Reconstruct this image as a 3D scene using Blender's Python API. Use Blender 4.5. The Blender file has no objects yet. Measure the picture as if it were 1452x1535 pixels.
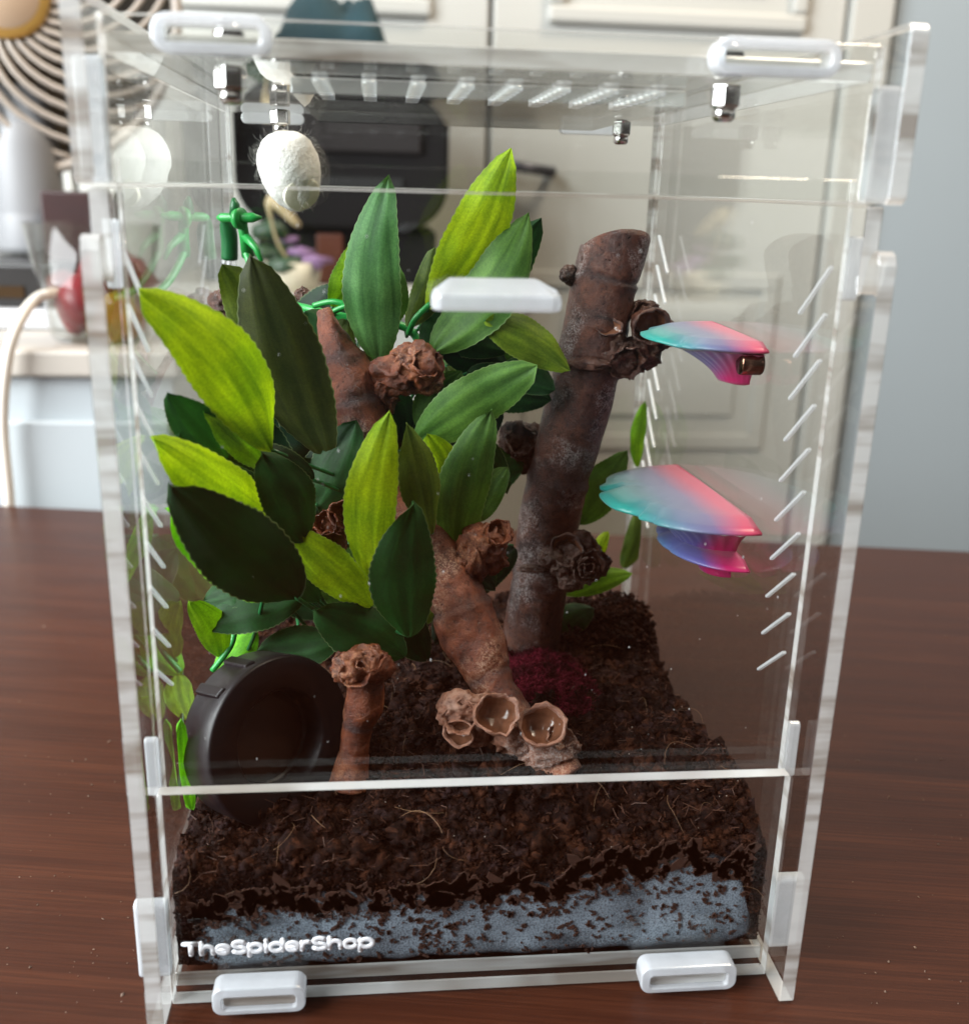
import bpy, bmesh, math, random
from mathutils import Vector, Matrix, noise
random.seed(7)
SC = bpy.context.scene
COL = SC.collection
PI = math.pi

# ------------------------------------------------------------------ camera
CP = Vector((-.03043, -.25734, .24481)); YAW, PIT, ROL, FPX = .10557, .30268, .02731, 1557.08
def _basis():
    f = Vector((math.sin(YAW)*math.cos(PIT), math.cos(YAW)*math.cos(PIT), -math.sin(PIT)))
    r = Vector((math.cos(YAW), -math.sin(YAW), 0)); u = r.cross(f)
    c, s = math.cos(ROL), math.sin(ROL)
    return c*r+s*u, c*u-s*r, f
CR, CU, CF = _basis()
cam = bpy.data.objects.new('camera', bpy.data.cameras.new('camera')); COL.objects.link(cam)
cam.matrix_world = Matrix(((CR.x, CU.x, -CF.x, CP.x), (CR.y, CU.y, -CF.y, CP.y), (CR.z, CU.z, -CF.z, CP.z), (0, 0, 0, 1)))
cam.data.sensor_fit = 'HORIZONTAL'; cam.data.sensor_width = 36; cam.data.lens = FPX/1452*36
cam.data.clip_start = .01; cam.data.clip_end = 50
cam.data.dof.use_dof = True; cam.data.dof.focus_distance = .365; cam.data.dof.aperture_fstop = 10
SC.camera = cam

# ------------------------------------------------------------------ light
w = bpy.data.worlds.new('World'); SC.world = w; w.use_nodes = True
w.node_tree.nodes['Background'].inputs[0].default_value = (.84, .76, .72, 1)
w.node_tree.nodes['Background'].inputs[1].default_value = .055
def area(name, loc, target, sx, sy, energy, color):
    l = bpy.data.lights.new(name, 'AREA'); l.shape = 'RECTANGLE'; l.size = sx; l.size_y = sy
    l.energy = energy; l.color = color
    o = bpy.data.objects.new(name, l); COL.objects.link(o); o.location = loc
    o.rotation_euler = (Vector(target)-Vector(loc)).to_track_quat('-Z', 'Y').to_euler()
    return o
area('window_light', (-1.36, -.30, .90), (0, .2, .12), 1.4, 1.5, 104, (.92, .97, 1.0))
area('ceiling_light', (.9, .3, 1.9), (.1, .3, 0), .6, .6, 34, (1.0, .84, .66))
SC.view_settings.view_transform = 'Standard'; SC.view_settings.look = 'None'
SC.view_settings.exposure = .2; SC.view_settings.gamma = 1
SC.render.engine = 'CYCLES'
SC.cycles.max_bounces = 6; SC.cycles.transparent_max_bounces = 32
SC.cycles.diffuse_bounces = 2; SC.cycles.glossy_bounces = 3; SC.cycles.transmission_bounces = 3
SC.cycles.use_denoising = True; SC.cycles.use_adaptive_sampling = True; SC.cycles.adaptive_threshold = .02
SC.cycles.sample_clamp_indirect = 6

# ------------------------------------------------------------------ helpers
def at(px, py, X=None, Y=None, Z=None):
    d = CF + CR*((px-726)/FPX) + CU*((767.5-py)/FPX)
    t = (X-CP.x)/d.x if X is not None else (Y-CP.y)/d.y if Y is not None else (Z-CP.z)/d.z
    return CP + d*t
def depth(p): return (Vector(p)-CP).dot(CF)
def px2m(n, p): return n*depth(p)/FPX

class N:
    """small node-tree helper"""
    def __init__(s, name):
        s.m = bpy.data.materials.new(name); s.m.use_nodes = True; s.t = s.m.node_tree
        s.t.nodes.clear(); s.out = s.t.nodes.new('ShaderNodeOutputMaterial')
    def n(s, kind, **kw):
        nd = s.t.nodes.new('ShaderNode'+kind)
        for k, v in kw.items():
            if k.startswith('i_'):
                key = k[2:].replace('_', ' ')
                sock = nd.inputs[int(key)] if key.isdigit() else nd.inputs[key]
                if hasattr(v, 'links') or isinstance(v, bpy.types.NodeSocket): s.t.links.new(v, sock)
                else: sock.default_value = v
            else: setattr(nd, k, v)
        return nd
    def math(s, op, a, b=0.0, clamp=False):
        nd = s.t.nodes.new('ShaderNodeMath'); nd.operation = op; nd.use_clamp = clamp
        for i, v in enumerate((a, b)):
            if isinstance(v, bpy.types.NodeSocket): s.t.links.new(v, nd.inputs[i])
            else: nd.inputs[i].default_value = v
        return nd.outputs[0]
    def ramp(s, fac, stops):
        nd = s.t.nodes.new('ShaderNodeValToRGB'); s.t.links.new(fac, nd.inputs[0]); e = nd.color_ramp.elements
        while len(e) < len(stops): e.new(.5)
        for el, (p, c) in zip(e, stops): el.position = p; el.color = (*c, 1) if len(c) == 3 else c
        return nd.outputs[0]
    def mixc(s, fac, a, b, mode='MIX'):
        nd = s.t.nodes.new('ShaderNodeMix'); nd.data_type = 'RGBA'; nd.blend_type = mode
        for i, v in ((0, fac), (6, a), (7, b)):
            if isinstance(v, bpy.types.NodeSocket): s.t.links.new(v, nd.inputs[i])
            else: nd.inputs[i].default_value = v if i == 0 else ((*v, 1) if len(v) == 3 else v)
        return nd.outputs[2]
    def noise(s, vec, scale, detail=4, rough=.55, dist=0):
        nd = s.n('TexNoise'); nd.inputs['Scale'].default_value = scale; nd.inputs['Detail'].default_value = detail
        nd.inputs['Roughness'].default_value = rough; nd.inputs['Distortion'].default_value = dist
        if vec is not None: s.t.links.new(vec, nd.inputs['Vector'])
        return nd.outputs[0]
    def coord(s, which='Object', scale=(1, 1, 1), rot=(0, 0, 0)):
        c = s.n('TexCoord'); m = s.n('Mapping'); s.t.links.new(c.outputs[which], m.inputs[0])
        m.inputs['Scale'].default_value = scale; m.inputs['Rotation'].default_value = rot
        return m.outputs[0]
    def bump(s, h, strength, dist=.001):
        b = s.n('Bump'); b.inputs['Strength'].default_value = strength; b.inputs['Distance'].default_value = dist
        s.t.links.new(h, b.inputs['Height']); return b.outputs[0]
    def mix(s, fac, a, b):
        nd = s.t.nodes.new('ShaderNodeMixShader')
        if isinstance(fac, bpy.types.NodeSocket): s.t.links.new(fac, nd.inputs[0])
        else: nd.inputs[0].default_value = fac
        s.t.links.new(a, nd.inputs[1]); s.t.links.new(b, nd.inputs[2]); return nd.outputs[0]
    def done(s, sh): s.t.links.new(sh, s.out.inputs[0]); return s.m
    def pbr(s, col, rough=.5, normal=None, spec=.5, metal=0, **kw):
        p = s.n('BsdfPrincipled')
        for k, v in (('Base Color', col), ('Roughness', rough), ('Normal', normal), ('Metallic', metal), ('Specular IOR Level', spec)):
            if v is None: continue
            if isinstance(v, bpy.types.NodeSocket): s.t.links.new(v, p.inputs[k])
            else: p.inputs[k].default_value = (*v, 1) if (k == 'Base Color' and len(v) == 3) else v
        for k, v in kw.items(): p.inputs[k.replace('_', ' ')].default_value = v
        return p.outputs[0]
def plain(name, col, rough=.5, metal=0, vary=.12, scale=8, **kw):
    m = N(name); nz = m.noise(m.coord(), scale)
    c = m.mixc(nz, [x*(1-vary) for x in col], [min(1, x*(1+vary)) for x in col])
    return m.done(m.pbr(c, rough, metal=metal, **kw))
def fresnel(m, ior=1.49):
    g = m.n('NewGeometry'); d = m.n('VectorMath', operation='DOT_PRODUCT')
    m.t.links.new(g.outputs['Incoming'], d.inputs[0]); m.t.links.new(g.outputs['Normal'], d.inputs[1])
    c = m.math('SUBTRACT', 1, m.math('ABSOLUTE', d.outputs['Value']), True)
    r0 = ((ior-1)/(ior+1))**2
    return m.math('ADD', r0, m.math('MULTIPLY', m.math('POWER', c, 5), 1-r0), True)

# acrylic: clear polished faces, milky cut edges, frosted tabs
def mk_clear(name, tint, rough=.004):
    m = N(name)
    tr = m.n('BsdfTransparent'); tr.inputs[0].default_value = (*tint, 1)
    gl = m.n('BsdfGlossy'); gl.inputs['Roughness'].default_value = rough
    return m.done(m.mix(fresnel(m), tr.outputs[0], gl.outputs[0]))
M = {}
M['clear'] = mk_clear('acrylic_clear', (.985, .99, .985))
M['glass'] = mk_clear('tumbler_glass', (.95, .96, .95))
def mk_edge(name, col, trans, freq, lo=None):
    m = N(name)
    v = m.noise(m.coord(scale=(4, 4, freq)), 3, 3, .6)
    c = m.mixc(m.ramp(v, [(.38, (0, 0, 0)), (.52, (1, 1, 1))]), lo or [x*.7 for x in col], [min(1, x*1.12) for x in col])  # tan and white bands paint the reflections of a cut edge into its colour
    df = m.n('BsdfDiffuse'); m.t.links.new(c, df.inputs[0])
    tl = m.n('BsdfTranslucent'); m.t.links.new(c, tl.inputs[0])
    tr = m.n('BsdfTransparent'); tr.inputs[0].default_value = (.9, .93, .9, 1)
    gl = m.n('BsdfGlossy'); gl.inputs['Roughness'].default_value = .12
    a = m.mix(.45, df.outputs[0], tl.outputs[0])
    a = m.mix(m.math('MULTIPLY', v, trans*2, True), a, tr.outputs[0])
    return m.done(m.mix(m.math('ADD', fresnel(m), .05), a, gl.outputs[0]))
M['edge'] = mk_edge('acrylic_cut_edge', (.93, .94, .88), .25, 30, (.46, .40, .35))
def mk_frost():
    m = N('acrylic_frosted'); v = m.noise(m.coord(scale=(40, 40, 40)), 3, 4, .6)
    df = m.n('BsdfDiffuse'); df.inputs[0].default_value = (.95, .97, 1, 1)
    tl = m.n('BsdfTranslucent'); tl.inputs[0].default_value = (.95, .97, 1, 1)
    tr = m.n('BsdfTransparent'); tr.inputs[0].default_value = (.96, .98, 1, 1)
    gl = m.n('BsdfGlossy'); gl.inputs['Roughness'].default_value = .10
    a = m.mix(m.ramp(v, [(.3, (.36,)*3), (.7, (.44,)*3)]), m.mix(.5, df.outputs[0], tl.outputs[0]), tr.outputs[0])
    return m.done(m.mix(m.math('ADD', fresnel(m), .06), a, gl.outputs[0]))
M['frost'] = mk_frost()
M['soft_edge'] = mk_edge('acrylic_clear_edge', (.9, .92, .9), .75, 12)
def mk_chrome():
    m = N('polished_steel'); return m.done(m.pbr((.62, .6, .58), .12, metal=1))
M['chrome'] = mk_chrome()
M['copper'] = plain('dark_magnet', (.25, .13, .09), .22, 1)

def obj(name, verts, faces, mat, parent=None, smooth=False, mats=None, fmat=None, uv=None):
    me = bpy.data.meshes.new(name); me.from_pydata([tuple(v) for v in verts], [], faces); 
    for m_ in (mats or [mat]): me.materials.append(m_)
    if fmat: me.polygons.foreach_set('material_index', fmat)
    if smooth: me.polygons.foreach_set('use_smooth', [True]*len(me.polygons))
    if uv:
        l = me.uv_layers.new(name='UVMap')
        for lp in me.loops: l.data[lp.index].uv = uv[lp.vertex_index]
    me.update()
    return link(name, me, parent)
def link(name, me, parent=None):
    o = bpy.data.objects.new(name, me); COL.objects.link(o)
    if parent is not None: put(o, parent)
    return o
def put(o, parent):
    o.parent = parent; o.matrix_parent_inverse = Matrix.Translation(-Vector(parent.location))
def thing(name, label, cat, loc=(0, 0, 0), group=None):
    o = bpy.data.objects.new(name, None); COL.objects.link(o); o.location = loc; o.empty_display_size = .01
    tag(o, label, cat, group); return o
def tag(o, label=None, cat=None, group=None, kind=None):
    for k, v in (('label', label), ('category', cat), ('group', group), ('kind', kind)):
        if v: o[k] = v
    return o
class MB:
    """collects verts / faces of one mesh"""
    def __init__(s): s.v = []; s.f = []; s.mi = []; s.uv = []
    def add(s, v, f, mi=0):
        k = len(s.v); s.v += [Vector(a) for a in v]; s.f += [[i+k for i in q] for q in f]; s.mi += [mi]*len(f); return s
    def box(s, a, b, mi=0, edge=None, thin=None):
        (x0, y0, z0), (x1, y1, z1) = a, b
        v = [(x0, y0, z0), (x1, y0, z0), (x1, y1, z0), (x0, y1, z0), (x0, y0, z1), (x1, y0, z1), (x1, y1, z1), (x0, y1, z1)]
        f = [(0, 3, 2, 1), (4, 5, 6, 7), (0, 1, 5, 4), (2, 3, 7, 6), (1, 2, 6, 5), (3, 0, 4, 7)]
        k = len(s.f); s.add(v, f, mi)
        if thin is not None:                       # faces not normal to the thin axis take the edge material
            ax = [2, 2, 1, 1, 0, 0]
            for i in range(6):
                if ax[i] != thin: s.mi[k+i] = edge
        return s
    def tube(s, pts, rad, n=8, cap=True, mi=0):
        pts = [Vector(p) for p in pts]; L = len(pts)
        if not hasattr(rad, '__len__'): rad = [rad]*L
        k = len(s.v); up = Vector((0, 0, 1)); pn = None
        for i in range(L):
            t = (pts[min(i+1, L-1)]-pts[max(i-1, 0)]); t = t.normalized() if t.length > 1e-9 else Vector((0, 0, 1))
            if pn is None:
                pn = t.cross(up if abs(t.z) < .9 else Vector((1, 0, 0))).normalized()
            else:
                pn = (pn - t*pn.dot(t)).normalized()
            b = t.cross(pn)
            for j in range(n):
                a = 2*PI*j/n
                s.v.append(pts[i]+(pn*math.cos(a)+b*math.sin(a))*rad[i])
        for i in range(L-1):
            for j in range(n):
                j2 = (j+1) % n
                s.f.append([k+i*n+j, k+i*n+j2, k+(i+1)*n+j2, k+(i+1)*n+j]); s.mi.append(mi)
        if cap:
            s.f.append([k+j for j in range(n)][::-1]); s.mi.append(mi)
            s.f.append([k+(L-1)*n+j for j in range(n)]); s.mi.append(mi)
        return s
    def lathe(s, prof, n=24, M4=None, mi=0, close=False):
        k = len(s.v); L = len(prof); M4 = M4 or Matrix()
        for (r, z) in prof:
            for j in range(n):
                a = 2*PI*j/n; s.v.append(M4 @ Vector((r*math.cos(a), r*math.sin(a), z)))
        for i in range(L-1):
            for j in range(n):
                j2 = (j+1) % n
                s.f.append([k+i*n+j, k+i*n+j2, k+(i+1)*n+j2, k+(i+1)*n+j]); s.mi.append(mi)
        if prof[0][0] > 1e-6: s.f.append([k+j for j in range(n)][::-1]); s.mi.append(mi)
        if prof[-1][0] > 1e-6: s.f.append([k+(L-1)*n+j for j in range(n)]); s.mi.append(mi)
        return s
    def extrude(s, outline, axis, a, b, mi=0, edge=None):
        """outline of 2-D points extruded along axis from a to b"""
        n = len(outline); k = len(s.v)
        for h in (a, b):
            for (p, q) in outline:
                s.v.append(Vector((h, p, q) if axis == 0 else (p, h, q) if axis == 1 else (p, q, h)))
        s.f.append([k+i for i in range(n)][::-1]); s.f.append([k+n+i for i in range(n)]); s.mi += [mi, mi]
        for i in range(n):
            j = (i+1) % n; s.f.append([k+i, k+j, k+n+j, k+n+i]); s.mi.append(mi if edge is None else edge)
        return s
    def build(s, name, mat, parent=None, smooth=False):
        mats = mat if isinstance(mat, (list, tuple)) else [mat]
        return obj(name, s.v, s.f, None, parent, smooth, mats, s.mi)
def bevel(o, width, seg=2):
    b = o.modifiers.new('bevel', 'BEVEL'); b.width = width; b.segments = seg; b.limit_method = 'ANGLE'; b.angle_limit = .6
    return o
def rrect(cx, cy, w_, h_, r, n=5):
    out = []
    for (sx, sy, a0) in ((1, 1, 0), (-1, 1, 90), (-1, -1, 180), (1, -1, 270)):
        for i in range(n+1):
            a = math.radians(a0+90*i/n)
            out.append((cx+sx*(w_/2-r)+r*math.cos(a), cy+sy*(h_/2-r)+r*math.sin(a)))
    return out
def catmull(P, per=8):
    """P list of tuples (any dimension) -> resampled list"""
    out = []; L = len(P)
    for i in range(L-1):
        p0, p1, p2, p3 = P[max(i-1, 0)], P[i], P[i+1], P[min(i+2, L-1)]
        for k in range(per):
            t = k/per
            out.append(tuple(.5*((2*b)+(-a+c)*t+(2*a-5*b+4*c-d)*t*t+(-a+3*b-3*c+d)*t**3) for a, b, c, d in zip(p0, p1, p2, p3)))
    out.append(tuple(P[-1])); return out
def frame(z):
    z = Vector(z).normalized(); x = z.cross(Vector((0, 0, 1)) if abs(z.z) < .9 else Vector((1, 0, 0))).normalized(); y = z.cross(x)
    return Matrix(((x.x, y.x, z.x), (x.y, y.y, z.y), (x.z, y.z, z.z)))
def place(p, z): return Matrix.Translation(Vector(p)) @ frame(z).to_4x4()

# ------------------------------------------------------------------ setting: table, doors, wall
def mk_wood():
    m = N('dark_wood_laminate')
    v = m.coord(scale=(1, 1, 1), rot=(0, 0, math.radians(9.8)))
    mp = m.n('Mapping'); m.t.links.new(v, mp.inputs[0]); mp.inputs['Scale'].default_value = (2.2, 34, 1)
    g1 = m.noise(mp.outputs[0], 2.2, 7, .62, .6)
    mp2 = m.n('Mapping'); m.t.links.new(v, mp2.inputs[0]); mp2.inputs['Scale'].default_value = (5, 300, 1)
    g2 = m.noise(mp2.outputs[0], 2.5, 4, .6)
    mp3 = m.n('Mapping'); m.t.links.new(v, mp3.inputs[0]); mp3.inputs['Scale'].default_value = (3, 5, 1)
    g3 = m.noise(mp3.outputs[0], 2, 3)
    c = m.ramp(g1, [(.25, (.020, .0055, .0028)), (.5, (.044, .0125, .0056)), (.78, (.084, .026, .0108))])
    c = m.mixc(m.math('MULTIPLY', m.ramp(g2, [(.42, (1, 1, 1)), (.58, (0, 0, 0))]), .55), c, (.012, .0035, .002))
    c = m.mixc(m.math('MULTIPLY', g3, .45), c, (.080, .020, .0078))
    rough = m.math('ADD', .27, m.math('MULTIPLY', g2, .16))
    return m.done(m.pbr(c, rough, m.bump(g2, .25, .0004), spec=.20))
M['wood'] = mk_wood()
E1, E2 = Vector((-.3232, .5457, 0)), Vector((.3989, .4218, 0))
dv = (E2-E1).normalized(); back = Vector((-dv.y, dv.x, 0)); c0 = (E1+E2)/2
a, b = c0-dv*1.1, c0+dv*1.1
tb = MB().extrude([(q.x, q.y) for q in (a-back*1.2, b-back*1.2, b, a)], 2, -.03, 0)
t_ = tb.build('table', M['wood']); bevel(t_, .002); tag(t_, kind='structure')
M['door'] = plain('beige_door_paint', (.53, .525, .485), .5, vary=.05, scale=3)
M['wall'] = plain('grey_wall_paint', (.345, .395, .425), .8, vary=.04, scale=4)
M['white'] = plain('white_lacquer', (.44, .475, .49), .4, vary=.03, scale=5)
wl = MB().box((.66, 1.206, -.9), (2.6, 1.28, 2.2)).build('wall', M['wall']); tag(wl, kind='structure')
wl = MB().box((-2.4, 1.28, -.9), (.655, 1.36, 2.2)).build('wall', plain('warm_wall_paint', (.60, .56, .50), .8)); tag(wl, kind='structure')
fl = MB().box((-2.6, -1.6, -.95), (2.8, 1.5, -.9)).build('floor', plain('floor_boards', (.25, .17, .11), .5)); tag(fl, kind='structure')

# panelled wardrobe doors behind the table
wd = thing('wardrobe', 'tall beige wardrobe with raised panel doors behind the table', 'wardrobe', (.1, 1.2, -.9))
def panel_door(x0, x1, panels, handle=None):
    d = MB().box((x0, 1.2, -.88), (x1, 1.222, 1.6)).build('door', M['door'], wd); bevel(d, .003)
    for (p0, p1, z0, z1) in panels:
        mb = MB(); w_ = .022
        for (q0, q1, r0, r1) in ((p0, p1, z0, z0+w_), (p0, p1, z1-w_, z1), (p0, p0+w_, z0+w_, z1-w_), (p1-w_, p1, z0+w_, z1-w_)):
            mb.box((q0, 1.1995-(.0115 if z1 > .6 else .004), r0), (q1, 1.1995, r1))
        k = mb.build('moulding', M['door'], d); bevel(k, .005, 2)
        k = MB().box((p0+.05, 1.1995-(.0075 if z1 > .6 else .003), z0+.05), (p1-.05, 1.1995, z1-.05)).build('raised_panel', M['door'], d); bevel(k, .006, 2)
    return d
def gx(px, py=200): return at(px, py, Y=1.2).x
def gz(py, px=950): return at(px, py, Y=1.2).z
D1 = panel_door(gx(735), gx(1247), [(gx(812), gx(1188), gz(40), gz(40)+.7), (gx(800), gx(1190), gz(672), gz(408))])
D2 = panel_door(gx(735)-.006-.53, gx(735)-.006, [(gx(735)-.46, gx(735)-.08, gz(40), gz(40)+.7), (gx(735)-.46, gx(735)-.08, gz(672), gz(408))])
D3 = panel_door(gx(735)-.012-1.06, gx(735)-.012-.53, [(gx(735)-.99, gx(735)-.61, gz(40), gz(40)+.7)])
bevel(MB().box((gx(1247)+.005, 1.19, -.88), (.65, 1.222, 1.6)).build('frame_post', M['door'], wd), .003)
h = at(790, 252, Y=1.17)
mb = MB().tube([h+Vector((-.035, .03, .004)), h+Vector((-.035, 0, .004)), h+Vector((.035, 0, -.004)), h+Vector((.035, .03, -.004))], .007, 8)
mb.build('handle', plain('dark_steel', (.09, .09, .11), .35, .8), wd, True)

# ------------------------------------------------------------------ things beyond the table, left
TZ = .1175
cl = at(-60, 505, Y=.575).x; crr = at(262, 600, Y=.575).x
cb = thing('cabinet', 'low white cabinet with drawer front behind the table', 'cabinet', (-.3, .575, -.9))
bevel(MB().box((-.8, .575, -.88), (crr, .95, TZ-.022)).build('carcass', M['white'], cb), .002)
bevel(MB().box((-.8, .565, TZ-.021), (crr+.006, .955, TZ)).build('cabinet_top', plain('cream_top', (.46, .42, .37), .35, vary=.04), cb), .003)
bevel(MB().box((-.79, .567, -.3), (crr-.004, .5745, TZ-.056)).build('drawer_front', M['white'], cb), .002)
# fan
fc = at(2, -12, Y=.78); FR = .148
fan = thing('desk_fan', 'white desk fan with spiral grille and gold hub on the white cabinet', 'fan', (fc.x, fc.y, TZ))
M['fan'] = plain('fan_plastic', (.50, .44, .38), .4, vary=.03)
M['fanbody'] = plain('fan_body_plastic', (.24, .24, .245), .45, vary=.03)
face = (CP-fc); face.z *= .3; face = face.normalized(); FM = place(fc, face)
rim = [FM @ Vector((FR*math.cos(2*PI*i/64), FR*math.sin(2*PI*i/64), 0)) for i in range(65)]
MB().tube(rim, .0055, 8, False).build('grille_rim', M['fan'], fan, True)
nr = 32
for i in range(nr):
    pts = []
    for k in range(13):
        t = k/12; r = .036+(FR-.038)*t; a = 2*PI*i/nr + 1.15*t**1.1
        pts.append(FM @ Vector((r*math.cos(a), r*math.sin(a), .018*(1-t*t))))
    MB().tube(pts, .0029, 6).build('grille_rib', M['fan'], fan, True)
MB().lathe([(0, .026), (.030, .025), (.0345, .021), (.0345, .012), (0, .012)], 40, FM).build('hub', plain('hub_plastic', (.52, .37, .25), .4), fan, True)
MB().lathe([(.0350, .012), (.0385, .013), (.0385, .023), (.0352, .0245)], 40, FM).build('hub_ring', plain('gold_ring', (.75, .45, .12), .3, .6), fan, True)
MB().lathe([(.02, -.075), (FR*.75, -.07), (FR*.985, -.02), (FR*.985, -.004), (FR*.97, -.004), (FR*.95, -.02), (FR*.7, -.06), (0, -.06)], 48, FM).build('housing', plain('fan_housing', (.09, .072, .05), .6), fan, True)
MB().lathe([(.018, -.058), (.018, .016), (0, .016)], 20, FM).build('motor_shaft', plain('dark_motor', (.1, .09, .08), .5), fan, True)
for k in range(5):
    mb = MB(); a = 2*PI*k/5; rows = []
    for i in range(7):
        t = i/6; r = .016+t*(FR*.80)
        for j in range(5):
            s = (j/4-.5)*(.55-.1*t); rows.append(FM @ Vector((r*math.cos(a+s), r*math.sin(a+s), -.030+s*.05)))
    mb.add(rows, [[i*5+j, i*5+j+1, i*5+j+6, i*5+j+5] for i in range(6) for j in range(4)])
    o = mb.build('blade', plain('fan_blade', (.16, .125, .08), .5), fan, True); s_ = o.modifiers.new('s', 'SOLIDIFY'); s_.thickness = .0016
bz = TZ+.055
B0 = Matrix.Translation((fc.x, fc.y+.02, 0))
pr = at(97, 300, Y=.8).x-fc.x
MB().lathe([(0, bz+.003), (pr*.98, bz+.003), (pr, bz+.009), (pr, bz+.035), (pr*.985, bz+.037), (pr*.985, bz+.04), (pr*.99, bz+.042), (pr*.96, bz+.10), (pr*.7, bz+.15), (0, bz+.152)], 48, B0).build('pedestal', M['fanbody'], fan, True)
# dark box the fan stands on
bx = thing('media_box', 'dark box with silver foot strip under the desk fan', 'box', (fc.x, .75, TZ))
xr = at(92, 450, Y=.69).x
bevel(MB().box((xr-.42, .69, TZ+.018), (xr, .92, bz)).build('casing', plain('black_plastic', (.02, .018, .017), .35), bx), .003)
bevel(MB().box((xr-.43, .675, TZ+.0005), (xr+.012, .93, TZ+.0175)).build('foot_strip', plain('silver_plastic', (.55, .55, .56), .35), bx), .003)
MB().box((xr-.36, .6885, TZ+.026), (xr-.03, .6899, TZ+.036)).build('display_strip', plain('amber_window', (.045, .026, .012), .2), bx)
# tumbler with fruit
cu = at(152, 508, Z=TZ); cu.y = max(cu.y, .61); cu = at(152, 506, Y=.625); cu.z = TZ
cup = thing('tumbler', 'clear glass tumbler holding red and orange fruit pieces on the cabinet', 'glass', cu)
CM = Matrix.Translation(cu)
prof = [(0, .001), (.035, .001), (.038, .004), (.052, .092), (.0503, .092), (.0365, .008), (0, .007)]
MB().lathe(prof, 36, CM).build('glass_wall', M['glass'], cup, True)
fm = [plain('fruit_red', (.24, .012, .022), .35, vary=.4, scale=40), plain('fruit_orange', (.38, .11, .02), .35, vary=.3, scale=40), plain('fruit_pink', (.30, .05, .06), .4, vary=.3, scale=40), plain('fruit_dark', (.12, .03, .03), .4)]
def lump(c, r, seed, sub=2, amp=.35, sc=(1, 1, 1)):
    bm = bmesh.new(); bmesh.ops.create_icosphere(bm, subdivisions=sub, radius=1)
    for v in bm.verts:
        d = v.co.copy(); k = 1+amp*noise.noise(d*1.6+Vector((seed*7.1, seed*3.3, seed)))
        v.co = Vector((d.x*sc[0], d.y*sc[1], d.z*sc[2]))*r*k+Vector(c)
    vs = [v.co.copy() for v in bm.verts]; fs = [[v.index for v in f.verts] for f in bm.faces]; bm.free(); return vs, fs
for i, (dx, dy, dz, r, k) in enumerate([(.014, -.010, .050, .019, 0), (.013, -.012, .022, .019, 1), (-.006, -.014, .032, .018, 0), (-.018, -.010, .042, .011, 3), (-.012, -.012, .018, .010, 0), (.0, .012, .045, .015, 2), (.02, .008, .038, .012, 0), (-.016, .01, .024, .013, 1), (.022, -.004, .046, .018, 0), (.020, -.006, .030, .016, 2), (.006, .004, .055, .015, 0)]):
    vs, fs = lump(cu+Vector((dx*1.2, dy*1.1, dz*1.02)), r*1.22, i+3); obj('fruit_piece', vs, fs, fm[k], cup, True)
# dark red box behind the tumbler
q = at(118, 318, Y=.75)
bk = MB().box((q.x-.03, .74, TZ+.0005), (q.x+.035, .77, q.z+.018)).build('box', plain('dark_red_box', (.025, .004, .003), .4, vary=.5, scale=30)); bevel(bk, .002)
tag(bk, 'dark red narrow box standing behind the glass tumbler', 'box')
# white cable
cpts = [at(76, 440, Y=.60), at(50, 452, Y=.585), at(25, 490, Y=.56), at(10, 545, Y=.552), at(4, 640, Y=.552), at(14, 760, Y=.552), at(18, 900, Y=.556), at(20, 1100, Y=.56)]
cpts = [Vector((cpts[0].x+.09, .664, TZ+.03)), Vector((cpts[0].x+.03, .63, TZ+.042))]+cpts
cable = MB().tube([Vector(p) for p in catmull([tuple(p) for p in cpts], 8)], .0042, 8).build('power_cable', plain('cream_cable', (.72, .66, .58), .5), None, True)
tag(cable, 'cream power cable hanging over the white cabinet edge', 'cable')

# ------------------------------------------------------------------ things beyond the table, middle
SZ = at(560, 446, Y=.80).z
sb = thing('sideboard', 'beige sideboard carrying the black appliance and flower pot', 'sideboard', (.05, .8, -.9))
sx0, sx1 = at(322, 520, Y=.8).x, at(712, 520, Y=.8).x
bevel(MB().box((sx0, .80, -.88), (sx1, 1.12, SZ-.02)).build('carcass', M['door'], sb), .003)
bevel(MB().box((sx0-.006, .79, SZ-.0195), (sx1+.006, 1.125, SZ)).build('sideboard_top', M['door'], sb), .003)
ap = thing('coffee_machine', 'black rounded appliance with brown lower front on the sideboard', 'appliance', (.0, .95, SZ))
ax0, ax1 = at(352, 300, Y=.93).x, at(672, 300, Y=.93).x; az = at(560, 78, Y=.93).z
M['black'] = plain('black_gloss_plastic', (.004, .003, .0035), .7, spec=.2, vary=.4)
mb = MB().extrude(rrect((ax0+ax1)/2, (SZ+.06+az)/2, ax1-ax0, az-SZ-.06, .05, 8), 1, .93, 1.1); bevel(mb.build('body', M['black'], ap), .006, 3)
bevel(MB().box((ax0+.02, .95, SZ+.0005), (ax1-.012, 1.1, SZ+.0595)).build('base', M['black'], ap), .004)
bevel(MB().box((ax0+.085, .935, SZ+.0005), (ax0+.115, .9495, SZ+.055)).build('front_strip', plain('rust_brown', (.11, .028, .012), .5), ap), .003)
bevel(MB().box((ax0+.03, .923, az-.10), (ax1-.03, .9295, az-.05)).build('control_panel', plain('dark_maroon', (.006, .003, .0035), .7), ap), .003)
MB().box((ax0+.04, .9265, az-.135), (ax1-.05, .9298, az-.125)).build('trim_line', plain('grey_trim', (.008, .008, .009), .6), ap)
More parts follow.
